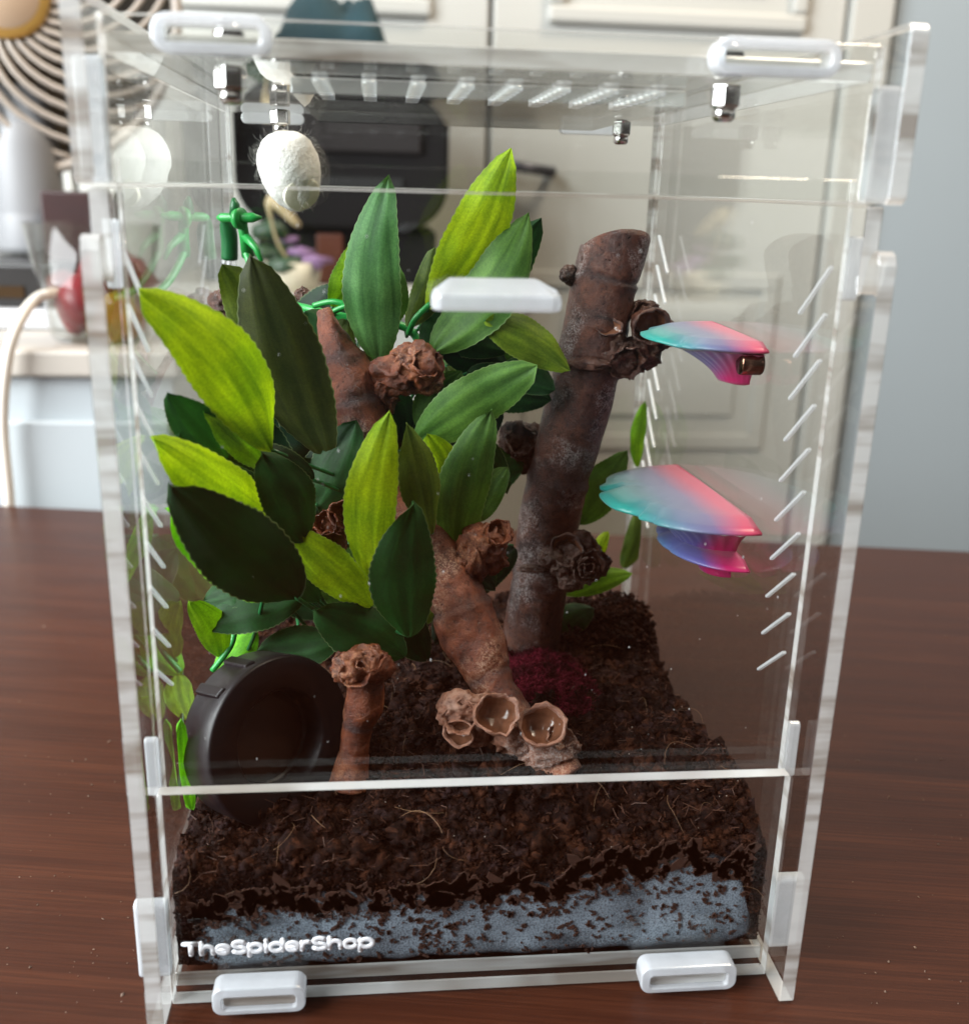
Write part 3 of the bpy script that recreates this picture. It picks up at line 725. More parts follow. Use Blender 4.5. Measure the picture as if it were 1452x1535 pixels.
fk = mb.build('soil_flecks', plain('soil_fleck', (.050, .017, .0085), .8, vary=.8, scale=300), fp); tag(fk, kind='stuff')

# ------------------------------------------------------------------ branches
def mk_bark(name, c1, c2, c3, pale):
    m = N(name); v = m.coord()
    n0 = m.noise(v, 46, 3, .5); n1 = m.noise(v, 95, 6, .66, .6); n2 = m.noise(v, 420, 6, .75, .3); n3 = m.noise(v, 1500, 3, .75)
    c = m.ramp(n1, [(.34, c1), (.5, c2), (.66, c3)])
    c = m.mixc(m.math('MULTIPLY', m.ramp(n2, [(.36, (1, 1, 1)), (.5, (0, 0, 0))]), .65), c, [x*.45 for x in c1])
    fl = m.ramp(m.math('ADD', m.math('MULTIPLY', n3, .6), m.math('MULTIPLY', n2, .4)), [(.48, (0, 0, 0)), (.58, (1, 1, 1))])
    wide = m.ramp(n0, [(.50, (.06, .06, .06)), (.60, (1, 1, 1))])
    c = m.mixc(m.math('MULTIPLY', m.math('MULTIPLY', fl, wide), .68), c, pale)
    at_ = m.n('Attribute', attribute_name='band'); c = m.mixc(m.math('MULTIPLY', at_.outputs['Fac'], .8), c, (.020, .008, .009))
    h = m.math('ADD', m.math('ADD', m.math('MULTIPLY', n2, 1.0), m.math('MULTIPLY', n3, .5)), m.math('MULTIPLY', n1, .8))
    return m.done(m.pbr(c, m.ramp(n2, [(.3, (.24,)*3), (.7, (.48,)*3)]), m.bump(h, .8, .0010), spec=.55))
M['bark1'] = mk_bark('grey_brown_bark', (.024, .007, .006), (.082, .021, .010), (.155, .044, .018), (.56, .51, .50))
M['bark2'] = mk_bark('red_brown_bark', (.060, .012, .005), (.175, .038, .013), (.28, .074, .027), (.55, .35, .24))
M['husk'] = mk_bark('dried_husk', (.020, .0065, .005), (.075, .022, .011), (.13, .046, .024), (.36, .26, .21))
M['husk_red'] = mk_bark('red_dried_husk', (.044, .008, .003), (.155, .033, .010), (.24, .062, .019), (.42, .19, .09))
M['husk_pale'] = mk_bark('pale_dried_husk', (.13, .042, .022), (.30, .125, .072), (.40, .23, .17), (.62, .56, .54))
M['resin'] = plain('amber_cup_lining', (.15, .062, .034), .14, vary=.75, scale=260)
def limb(name, pts, mat, parent, nodes=(), n=28, per=10, cut=None, rough=1.0):
    """pts: (px, py, Y, width in px) ; nodes: parameter positions (index into pts) of leaf-scar rings"""
    P = []
    for (px, py, y, wp) in pts:
        p = at(px, py, Y=y); P.append((*p, px2m(wp, p)/2))
    R_ = catmull(P, per); L = len(R_)
    mb = MB(); rad = []
    for i, q in enumerate(R_):
        t = i/per; r = q[3]
        for nd in nodes:
            d = (t-nd)*9; r *= 1+.05*math.exp(-d*d)-.045*math.exp(-(d-1.3)**2)
        rad.append(r)
    mb.tube([Vector(q[:3]) for q in R_], rad, n)
    for i, v in enumerate(mb.v):
        c = Vector(R_[min(i//n, L-1)][:3]); d = (v-c); rr = d.length
        if rr > 1e-6: mb.v[i] = v+d/rr*rough*(.0007*noise.noise(v*70)+.00045*noise.noise(v*210)+.00016*noise.noise(v*620))
    if cut:                                      # slanted cut: push the last rings along the axis
        k0 = cut[0]; base = (L-1)*n
        axis = Vector(R_[-1][:3])-Vector(R_[-4][:3]); axis.normalize()
        for ring, wt in ((L-1, 1), (L-2, .75), (L-3, .5), (L-4, .25)):
            c = Vector(R_[ring][:3])
            for j in range(n):
                i = ring*n+j; mb.v[i] = mb.v[i]+axis*((mb.v[i]-c).dot(cut[1])*k0*wt)
    o = mb.build(name, mat, parent, True); at_ = o.data.attributes.new('band', 'FLOAT', 'POINT')
    for i in range(len(mb.v)):
        t = (i//n)/per; b = 0
        for nd in nodes: b = max(b, math.exp(-((t-nd-.10)*6)**2)*max(0, min(1, .75+1.6*noise.noise(mb.v[i]*90))))
        at_.data[i].value = b
    return o
def bud_cup(p, d, r, mat, parent, seed, deep=1.0, name='bud_cup', lining=True):
    """a dried open husk: bowl with a torn wavy rim"""
    rs = random.Random(seed); Mx = place(p, d); nseg = 26; mb = MB()
    prof = [(.18, -1.05), (.55, -.85), (.86, -.35), (1.0, .15), (1.02, .42), (.92, .44), (.84, .12), (.66, -.28), (.38, -.46), (.001, -.50)]
    for (pr_, pz) in prof:
        for j in range(nseg):
            a = 2*PI*j/nseg; u = Vector((math.cos(a), math.sin(a), seed*1.7))
            wv = 1+.20*noise.noise(u*1.5)+.08*noise.noise(u*4+Vector((0, 0, pz)))
            rim = .34*noise.noise(u*2.3+Vector((5, 1, 0))) + .16*noise.noise(u*7) if pz > .1 else 0
            mb.v.append(Mx @ Vector((r*pr_*wv*math.cos(a), r*pr_*wv*math.sin(a)*(.9+.1*math.sin(seed)), r*(pz*deep+rim))))
    L = len(prof)
    for i in range(L-1):
        for j in range(nseg):
            j2 = (j+1) % nseg; mb.f.append([i*nseg+j, i*nseg+j2, (i+1)*nseg+j2, (i+1)*nseg+j]); mb.mi.append(1 if (lining and i >= 6) else 0)
    mb.f.append([j for j in range(nseg)][::-1]); mb.mi.append(0)
    for i, v in enumerate(mb.v): mb.v[i] = v+Vector((noise.noise(v*300+Vector((seed, 0, 0))), noise.noise(v*300+Vector((0, seed, 7))), noise.noise(v*300+Vector((9, 0, seed)))))*r*.07
    return mb.build(name, [mat, M['resin']], parent, True)
def husk(p, r, mat, parent, seed, sc=(1, 1, 1), name='husk', d=None):
    """crumpled scale of a dried bud"""
    bm = bmesh.new(); bmesh.ops.create_icosphere(bm, subdivisions=4, radius=1); R3 = frame(d) if d is not None else Matrix.Identity(3)
    vs = []
    for v in bm.verts:
        u = v.co.copy(); s = Vector((seed*1.3, seed*.7, seed*2.1))
        dd = noise.voronoi(u*1.5+s)[0]; d3 = noise.voronoi(u*3.6+s)[0]
        k = 1.08+.30*noise.noise(u*1.3+s)-.42*min(1, (dd[1]-dd[0])*1.5)-.13*min(1, (d3[1]-d3[0])*2)+.05*noise.noise(u*9+s)
        vs.append(Vector(p)+R3 @ Vector((u.x*sc[0], u.y*sc[1], u.z*sc[2]))*r*k)
    fs = [[v.index for v in f.verts] for f in bm.faces]; bm.free()
    return obj(name, vs, fs, mat, parent, True)
def rosette(p, d, r, mat, parent, seed, petals=((.25, 3, .9), (.55, 5, .6), (.9, 6, .25))):
    """dried bud rosette: rings of thin curled scales, each a mesh of its own"""
    rs = random.Random(seed); F3 = frame(d)
    for (rad_, cnt, up) in petals:
        a0 = rs.uniform(0, 6)
        for q in range(cnt):
            a = a0+2*PI*q/cnt+rs.uniform(-.25, .25); sz = r*rs.uniform(.55, .85); vs_ = []; nn = 7
            o_ = V3(math.cos(a), math.sin(a), 0); tng = V3(-math.sin(a), math.cos(a), 0); cu_ = rs.uniform(.5, 1.1)
            for i in range(nn):
                for j in range(nn):
                    u, v_ = i/(nn-1), j/(nn-1)*2-1
                    wd2 = sz*.75*math.sqrt(max(.02, 1-(u*.96)**3))*(1+.25*noise.noise(V3(u*3, v_*3, seed+q)))
                    h_ = sz*u*(.6+.6*up)+sz*.2*noise.noise(V3(v_*4, q, seed)); out = r*rad_*.55+sz*(.55*u*(1-up)+.25*u*u*cu_)-cu_*.30*sz*(v_*v_)
                    L_ = o_*out+tng*(v_*wd2)+V3(0, 0, h_-.35*r)
                    L_ += V3(*(noise.noise(V3(u*5+k_*3, v_*5, seed*2+q)) for k_ in range(3)))*sz*.14
                    vs_.append(Vector(p)+F3 @ L_)
            o2 = obj('scale', vs_, [[i*nn+j, i*nn+j+1, (i+1)*nn+j+1, (i+1)*nn+j] for i in range(nn-1) for j in range(nn-1)], mat, parent, True)
            sm = o2.modifiers.new('s', 'SOLIDIFY'); sm.thickness = .00035
def V3(*a): return Vector(a)
tocam = lambda p: (CP-Vector(p)).normalized()
def dirc(p, rx, uy, f=1.0): return (tocam(p)*f+CR*rx+CU*uy).normalized()

tall = thing('branch', 'tall grey-brown branch with slanted cut top standing upright in the soil', 'branch', at(797, 985, Y=.146))
limb('stem', [(786, 1010, .148, 92), (796, 955, .148, 88), (806, 890, .147, 84), (812, 862, .147, 86), (824, 775, .146, 91), (836, 719, .145, 92), (862, 625, .144, 98), (876, 570, .143, 98), (890, 506, .143, 99), (904, 430, .143, 98), (914, 395, .143, 98), (920, 372, .143, 100)], M['bark1'], tall, nodes=(3, 5, 7.3, 9.2), n=40, per=14, cut=(1.0, CR*.38-CF*.62), rough=.65)
# cluster at the right of the upper node
p = at(972, 488, Y=.132); bud_cup(p, dirc(p, .45, -.2), px2m(31, p), M['husk'], tall, 3, 1.0)
p = at(912, 492, Y=.130); bud_cup(p, dirc(p, .0, .6), px2m(20, p), M['husk'], tall, 5, .5)
p = at(930, 535, Y=.135); husk(p, px2m(42, p), M['husk'], tall, 8, (1.1, .8, .55), d=dirc(p, .3, -.5))
p = at(958, 530, Y=.137); husk(p, px2m(36, p), M['husk'], tall, 18, (1.0, .8, .6), d=dirc(p, .6, -.3))
p = at(965, 468, Y=.140); husk(p, px2m(26, p), M['husk'], tall, 31, (1.1, .7, .7))
p = at(985, 500, Y=.142); husk(p, px2m(30, p), M['husk'], tall, 33, (.9, .8, .9))
p = at(880, 545, Y=.130); husk(p, px2m(26, p), M['husk'], tall, 12, (1.3, .5, .35), d=dirc(p, 0, .8))
p = at(852, 412, Y=.142); husk(p, px2m(14, p), M['husk'], tall, 4, (1, .8, 1.1))
# cluster at the lower node
p = at(850, 826, Y=.130); bud_cup(p, dirc(p, -.1, .25), px2m(26, p), M['husk'], tall, 21, .8)
p = at(876, 856, Y=.126); bud_cup(p, dirc(p, .25, -.05), px2m(20, p), M['husk'], tall, 23, .9)
p = at(886, 828, Y=.130); bud_cup(p, dirc(p, .5, .4), px2m(16, p), M['husk'], tall, 26, .9)
for (px, py, y, r, sd) in ((868, 838, .134, 36, 41), (893, 845, .134, 24, 42), (858, 868, .131, 22, 43), (826, 835, .131, 20, 44), (842, 850, .130, 20, 45), (872, 812, .134, 20, 46)):
    p = at(px, py, Y=y); husk(p, px2m(r, p), M['husk'], tall, sd, (1, .8, .9))
p = at(880, 852, Y=.125); rosette(p, dirc(p, .3, -.05), px2m(30, p), M['husk'], tall, 301)
p = at(852, 828, Y=.131); rosette(p, dirc(p, -.1, .25), px2m(27, p), M['husk'], tall, 302, ((.9, 6, .35),))
p = at(968, 478, Y=.136); rosette(p, dirc(p, .5, .3), px2m(34, p), M['husk'], tall, 303, ((.95, 5, .45),))
p = at(940, 540, Y=.130); rosette(p, dirc(p, .2, -.7), px2m(34, p), M['husk'], tall, 304, ((.95, 5, .45),))
p = at(784, 665, Y=.150); rosette(p, dirc(p, -.2, .5), px2m(32, p), M['husk'], tall, 305, ((.95, 5, .7),))
p = at(800, 852, Y=.134); husk(p, px2m(22, p), M['husk'], tall, 50, (1.2, .6, .25))
for (px, py, r, sd) in ((772, 655, 24, 61), (797, 662, 24, 62), (785, 682, 26, 63)):
    p = at(px, py, Y=.155); husk(p, px2m(r, p), M['husk'], tall, sd, (1, .8, 1.15))

lean = thing('branch', 'red-brown branch leaning left through the leaves with open cups at its foot', 'branch', at(800, 1130, Y=.058))
limb('stem', [(850, 1168, .048, 62), (818, 1128, .055, 60), (775, 1080, .064, 62), (742, 1030, .072, 66), (722, 985, .078, 84), (702, 940, .083, 92), (684, 895, .087, 88), (655, 842, .092, 78), (610, 785, .098, 74), (572, 735, .103, 70), (553, 695, .106, 70), (544, 640, .109, 80), (530, 585, .112, 86), (510, 530, .115, 62), (494, 492, .117, 34), (484, 464, .119, 14)], M['bark2'], lean, nodes=(3.2, 5.6, 9.8, 11.6, 12.8), n=36, per=10, rough=1.9)
for (px, py, y, r, dx, dy, sd, dp) in ((745, 1072, .050, 33, .05, .25, 71, 1.0), (812, 1090, .048, 38, -.05, .45, 72, .8), (690, 1098, .052, 24, -.3, -.15, 73, 1.0)):
    p = at(px, py, Y=y); bud_cup(p, dirc(p, dx, dy), px2m(r, p), M['husk_pale'], lean, sd, dp)
for (px, py, y, r, sd, s) in ((690, 1062, .058, 32, 81, (1.1, .8, .9)), (720, 1068, .060, 32, 82, (1, .8, 1)), (775, 1100, .056, 38, 83, (1.1, .8, .8)), (820, 1124, .053, 42, 84, (1.1, .8, .6)), (845, 1120, .052, 26, 85, (1, .8, .7)), (712, 1100, .058, 26, 86, (1, .8, .8))):
    p = at(px, py, Y=y); husk(p, px2m(r, p), M['husk_pale'], lean, sd, s)
for (px, py, y, r, dx, dy, sd) in ((520, 772, .088, 25, -.2, .1, 91), (496, 812, .086, 23, -.1, -.35, 92), (538, 765, .092, 26, .35, -.1, 93), (472, 802, .088, 15, -.5, -.2, 94)):
    p = at(px, py, Y=y); bud_cup(p, dirc(p, dx, dy), px2m(r, p), M['husk_red'], lean, sd, 1.0, lining=False)
for (px, py, y, r, sd) in ((500, 785, .094, 30, 95), (535, 775, .097, 28, 96), (480, 785, .094, 18, 97), (560, 760, .100, 26, 98)):
    p = at(px, py, Y=y); husk(p, px2m(r, p), M['husk_red'], lean, sd, (1, .8, .9))
for (px, py, y, r, sd, s) in ((600, 560, .108, 40, 101, (1.2, .8, .85)), (630, 548, .106, 36, 102, (1, .8, 1)), (575, 590, .110, 30, 103, (.8, .8, 1)), (640, 570, .108, 26, 104, (1, .8, .8)), (612, 535, .106, 26, 105, (1.1, .8, .8))):
    p = at(px, py, Y=y); husk(p, px2m(r, p), M['husk_red'], lean, sd, s)
for (px, py, y, r, sd, s) in ((725, 815, .092, 36, 111, (1.1, .8, .9)), (750, 800, .093, 22, 112, (1, .8, .8)), (705, 845, .090, 34, 113, (.8, .8, 1.4)), (735, 835, .094, 28, 114, (1, .8, 1)), (690, 838, .090, 26, 115, (1.2, .8, .7))):
    p = at(px, py, Y=y); husk(p, px2m(r, p), M['husk_red'], lean, sd, s)
p = at(690, 1075, Y=.052); rosette(p, dirc(p, -.3, .2), px2m(34, p), M['husk_pale'], lean, 311, ((1.0, 5, .35),))
p = at(838, 1105, Y=.049); rosette(p, dirc(p, .4, .1), px2m(26, p), M['husk_pale'], lean, 312, ((.9, 5, .4),))
p = at(635, 545, Y=.102); rosette(p, dirc(p, .5, .2), px2m(32, p), M['husk_red'], lean, 313, ((.95, 5, .75),))
p = at(745, 800, Y=.088); rosette(p, dirc(p, .5, .4), px2m(30, p), M['husk_red'], lean, 314, ((.95, 5, .75),))
p = at(490, 785, Y=.086); rosette(p, dirc(p, -.4, .2), px2m(30, p), M['husk_red'], lean, 315, ((.95, 5, .75),))
rear = thing('twig', 'thin dark twig with a crinkled bud behind the olive leaves', 'twig', at(470, 700, Y=.17))
limb('stem', [(500, 900, .165, 16), (470, 740, .165, 15), (420, 580, .165, 14), (345, 480, .165, 12)], M['bark1'], rear, n=12, per=8)
for (px, py, r, sd) in ((335, 455, 22, 121), (345, 480, 20, 122), (328, 470, 16, 123), (454, 442, 12, 124)):
    p = at(px, py, Y=.165); husk(p, px2m(r, p), M['husk'], rear, sd, (1, .8, 1.1))
MB().tube([at(420, 580, Y=.165), at(440, 500, Y=.165), at(454, 442, Y=.165)], .0014, 8).build('side_shoot', M['bark1'], rear, True)
stump = thing('stump', 'short orange-brown stump topped by a knobbly bud beside the black dish', 'stump', at(528, 1150, Y=.056))
limb('stem', [(524, 1178, .054, 62), (527, 1150, .055, 52), (530, 1120, .056, 46), (536, 1090, .057, 46), (544, 1062, .058, 58), (548, 1038, .058, 56), (546, 1010, .058, 60)], M['husk_red'], stump, nodes=(1.6, 3), n=28, per=8)
for (px, py, y, r, sd, s) in ((530, 1003, .050, 30, 131, (1, .8, 1)), (560, 998, .051, 28, 132, (1, .8, 1)), (548, 984, .052, 26, 133, (1.1, .8, .7)), (575, 1000, .054, 18, 134, (1, .8, 1)), (515, 998, .054, 20, 135, (1, .8, 1))):
    p = at(px, py, Y=y); husk(p, px2m(r, p), M['husk_red'], stump, sd, s)
p = at(533, 1010, Y=.047); bud_cup(p, dirc(p, -.15, -.1), px2m(24, p), M['husk_red'], stump, 137, .6, lining=False)
p = at(552, 992, Y=.050); rosette(p, dirc(p, .1, .5), px2m(30, p), M['husk_red'], stump, 321, ((.95, 5, .75),))

def mk_reflection_tufts():
    m = N('crimson_reflection'); v = m.coord(); n1 = m.noise(v, 900, 4, .7); n2 = m.noise(v, 140, 3)
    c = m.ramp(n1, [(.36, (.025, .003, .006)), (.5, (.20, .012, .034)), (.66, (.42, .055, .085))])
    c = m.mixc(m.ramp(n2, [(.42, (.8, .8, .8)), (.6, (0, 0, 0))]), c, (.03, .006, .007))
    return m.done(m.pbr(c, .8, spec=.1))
# ------------------------------------------------------------------ red reflection at the tall branch's foot, added as crimson tufts
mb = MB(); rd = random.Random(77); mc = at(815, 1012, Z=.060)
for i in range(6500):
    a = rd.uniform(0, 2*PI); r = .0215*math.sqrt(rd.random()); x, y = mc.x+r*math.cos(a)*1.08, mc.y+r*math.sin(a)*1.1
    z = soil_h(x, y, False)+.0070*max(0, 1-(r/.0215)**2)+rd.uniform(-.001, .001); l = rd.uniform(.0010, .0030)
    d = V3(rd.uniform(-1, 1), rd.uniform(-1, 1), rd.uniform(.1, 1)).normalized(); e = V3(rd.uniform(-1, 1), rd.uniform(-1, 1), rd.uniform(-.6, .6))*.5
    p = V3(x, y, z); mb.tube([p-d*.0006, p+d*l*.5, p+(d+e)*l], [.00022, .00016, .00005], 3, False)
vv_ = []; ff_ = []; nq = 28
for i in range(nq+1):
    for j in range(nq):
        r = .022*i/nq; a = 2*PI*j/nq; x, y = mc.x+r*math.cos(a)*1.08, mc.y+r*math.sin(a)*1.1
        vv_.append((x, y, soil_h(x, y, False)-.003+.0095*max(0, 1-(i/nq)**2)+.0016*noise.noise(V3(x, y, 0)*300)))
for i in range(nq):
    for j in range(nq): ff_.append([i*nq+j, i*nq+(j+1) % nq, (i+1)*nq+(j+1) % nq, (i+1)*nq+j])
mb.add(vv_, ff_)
o = mb.build('reflection_tufts', mk_reflection_tufts()); tag(o, 'dark crimson fuzzy tufts standing in for a red reflection around the foot of the tall branch', 'reflection_tufts', kind='stuff')

# ------------------------------------------------------------------ black dish standing on its edge
dc = at(424, 1111, Y=.052); dn = V3(.66, -.72, .20).normalized(); RD = .0284; TH = .0165
dish = thing('dish', 'round black plastic dish standing on its edge beside the stump', 'dish', dc-V3(0, 0, RD))
DM = place(dc, dn)
M['dish'] = plain('black_dish_plastic', (.0065, .0042, .0055), .38, vary=.3, scale=60, spec=.35)
MB().lathe([(0, -TH), (RD*.90, -TH), (RD*.985, -TH+.001), (RD, -.0012), (RD*.985, 0), (RD*.965, .0003), (RD*.62, .0000), (RD*.59, -.0010), (RD*.57, -.008), (RD*.55, -.0095), (0, -.0098)], 64, DM).build('bowl', M['dish'], dish, True)
MB().lathe([(0, -.0088), (RD*.42, -.0089), (RD*.53, -.0093), (RD*.54, -.0097), (0, -.0097)], 40, DM).build('disc_insert', plain('brown_insert', (.030, .012, .007), .5, vary=.4, scale=80), dish, True)
Dx, Dy = DM.to_3x3() @ V3(1, 0, 0), DM.to_3x3() @ V3(0, 1, 0)
def rimdir(px, py):
    q = at(px, py, Y=.055)-dc; q -= dn*q.dot(dn); return q.normalized()
for (px, py) in ((318, 1045), (372, 995)):
    u = rimdir(px, py); w_ = dn.cross(u); c = dc+u*RD
    def Q(a, b, h): return c+dn*a+w_*b+u*h
    vv = [Q(-TH+.001, -.0022, -.0012), Q(-.002, -.0022, -.0012), Q(-.002, .0022, -.0012), Q(-TH+.001, .0022, -.0012), Q(-TH+.001, -.0018, .0008), Q(-.0025, -.0018, .0008), Q(-.0035, .0018, .0008), Q(-TH+.001, .0018, .0008)]
    bevel(obj('rim_lug', vv, [(0, 3, 2, 1), (4, 5, 6, 7), (0, 1, 5, 4), (2, 3, 7, 6), (1, 2, 6, 5), (3, 0, 4, 7)], M['dish'], dish), .0004)

# ------------------------------------------------------------------ rainbow mushroom ledges on the right panel
def mk_rainbow(name, l1, l2, l3, l4, cols=((.46, .036, .095), (.135, .105, .215), (.12, .15, .25), (.014, .25, .215))):
    m = N(name); g = m.n('NewGeometry'); sp = m.n('SeparateXYZ'); m.t.links.new(g.outputs['Position'], sp.inputs[0])
    nz = m.noise(m.coord(), 60, 2); d = m.math('ADD', m.math('SUBTRACT', .0948, sp.outputs[0]), m.math('MULTIPLY', m.math('SUBTRACT', nz, .5), .003))
    c = m.ramp(m.math('MULTIPLY', d, 20), [(l1*20, cols[0]), (l2*20, cols[1]), (l3*20, cols[2]), (l4*20, cols[3])])
    wv = m.n('TexWave', wave_type='BANDS', bands_direction='Z'); m.t.links.new(m.coord(), wv.inputs[0]); wv.inputs['Scale'].default_value = 900
    return m.done(m.pbr(c, .32, m.bump(wv.outputs[1], .03, .0001), spec=.5, Sheen_Weight=.15))
def cap_mesh(yc, z, half, reach, thick, skew=0., lobes=(), name='cap', parent=None, mat=None, dip=.0, slope=0.):
    """half-round shelf: top and underside grids, rim lobed"""
    mb = MB(); na, nr_ = 48, 10; T, B = [], []
    for i in range(na+1):
        a = -PI/2+PI*i/na; ca, sa = math.cos(a), math.sin(a)
        lob0 = 1-sum(d_*math.exp(-((a-a0)/w_)**2) for (a0, d_, w_) in lobes)
        for k in range(nr_+1):
            t = k/nr_; sm = max(0, (t-.45)/.55)**1.5; lob = 1+(lob0-1)*sm; rx = reach*ca*lob*t; ry = half*sa*t*(.98+.02*lob)
            rid = sum(d_*math.exp(-((a-a0)/w_)**2) for (a0, d_, w_) in lobes)
            edge = max(0, 1-((1-t)*nr_/2.0)**2) if t > .8 else 0
            zz = z+slope*(ry)+thick*.5*(1-.9*edge*edge)-dip*t*t*ca-.008*rid*sm
            X = .0944-rx; Yy = yc+ry+skew*rx
            T.append(V3(X, Yy, zz)); B.append(V3(X, Yy, zz-thick*(1-.85*edge*edge)*(1)))
    n1 = nr_+1; mb.v = T+B; o = len(T)
    for i in range(na):
        for k in range(nr_):
            q = i*n1+k; mb.f.append([q, q+1, q+n1+1, q+n1]); mb.f.append([o+q, o+q+n1, o+q+n1+1, o+q+1])
        q = i*n1+nr_; mb.f.append([q, o+q, o+q+n1, q+n1])
    for i in (0, na):
        for k in range(nr_):
            q = i*n1+k; mb.f.append([q, o+q, o+q+1, q+1])
    mb.mi = [0]*len(mb.f); return mb.build(name, mat, parent, True)
def stem_mesh(yc, z0, z1, r0, r1, parent, mat, name='stem', flutes=34, y1=None):
    mb = MB(); na = 68; rows = 12; y1 = yc if y1 is None else y1
    for k in range(rows+1):
        t = k/rows; r = r1+(r0-r1)*(1-t)**1.7; 
        if t > .9: r *= math.sqrt(max(.0, 1-((t-.9)/.1)**2*.75))
        for i in range(na+1):
            a = -PI/2+PI*i/na; q = r*(1+.025*math.cos(a*flutes)*(1-t))
            mb.v.append(V3(.0944-q*math.cos(a)*.95, yc+(y1-yc)*t+q*math.sin(a), z0+(z1-z0)*t))
    for k in range(rows):
        for i in range(na):
            q = k*(na+1)+i; mb.f.append([q, q+1, q+na+2, q+na+1])
    mb.f.append([rows*(na+1)+i for i in range(na+1)]); mb.mi = [0]*len(mb.f); return mb.build(name, mat, parent, True)
zU = .1968; tipU = at(968, 506, Z=zU); reachU = .0944-tipU.x
rb1 = mk_rainbow('rainbow_plastic', reachU*.12, reachU*.40, reachU*.56, reachU*.88)
SC_ = ((.42, .012, .10), (.10, .075, .26), (.085, .10, .28), (.02, .2, .25))
rs1 = mk_rainbow('rainbow_stem_plastic', reachU*.22, reachU*.42, reachU*.6, reachU*.9, SC_)
mu = thing('mushroom_ledge', 'single-tier rainbow plastic mushroom ledge high on the right panel', 'ledge', (.0944, .1, zU))
cap_mesh(.100, zU, .034, reachU, .0046, 0, ((.55, .05, .10), (.40, .04, .06), (-.50, .16, .09), (-.72, .08, .10)), parent=mu, mat=rb1)
pb = at(1088, 577, X=.086)
stem_mesh(.094, zU-.0014, pb.z-.001, .026, .0085, mu, rs1, y1=.089)
mg = at(1128, 548, X=.090)
o = MB().lathe([(0, -.0035), (.0034, -.0035), (.0037, -.003), (.0037, .0035), (.0034, .004), (0, .004)], 28, place((.0903, .0715, mg.z), (1, 0, 0))).build('magnet', M['copper'], mu, True)
zL = .1355; tipL = at(893, 735, Z=zL); reachL = .0944-tipL.x
rb2 = mk_rainbow('rainbow_plastic_large', reachL*.12, reachL*.36, reachL*.54, reachL*.88)
ml = thing('mushroom_ledge', 'two-tier rainbow plastic mushroom ledge low on the right panel', 'ledge', (.0944, .11, zL))
cap_mesh(.111, zL, .056, reachL, .0056, -.12, ((-.40, .15, .08), (-.60, .12, .07), (-.80, .05, .1), (.26, .13, .05), (.52, .05, .10)), parent=ml, mat=rb2, dip=.000, slope=-.057)
z2 = at(1125, 856, X=.0944).z-.0005; tip2 = at(981, 803, Z=z2); reach2 = .0944-tip2.x
stem_mesh(.098, zL-.002, z2-.001, .030, .017, ml, rs1, y1=.094)
cap_mesh(.094, z2, .032, reach2, .0042, 0, ((-.25, .05, .06), (.3, .05, .1)), name='lower_cap', parent=ml, mat=rs1)
zb_ = at(1070, 872, X=.085).z
stem_mesh(.094, z2-.0014, zb_-.003, .017, .009, ml, rs1, name='foot', y1=.088)
stem_mesh(.104, z2-.0014, zb_-.001, .012, .006, ml, rs1, name='foot', y1=.106)

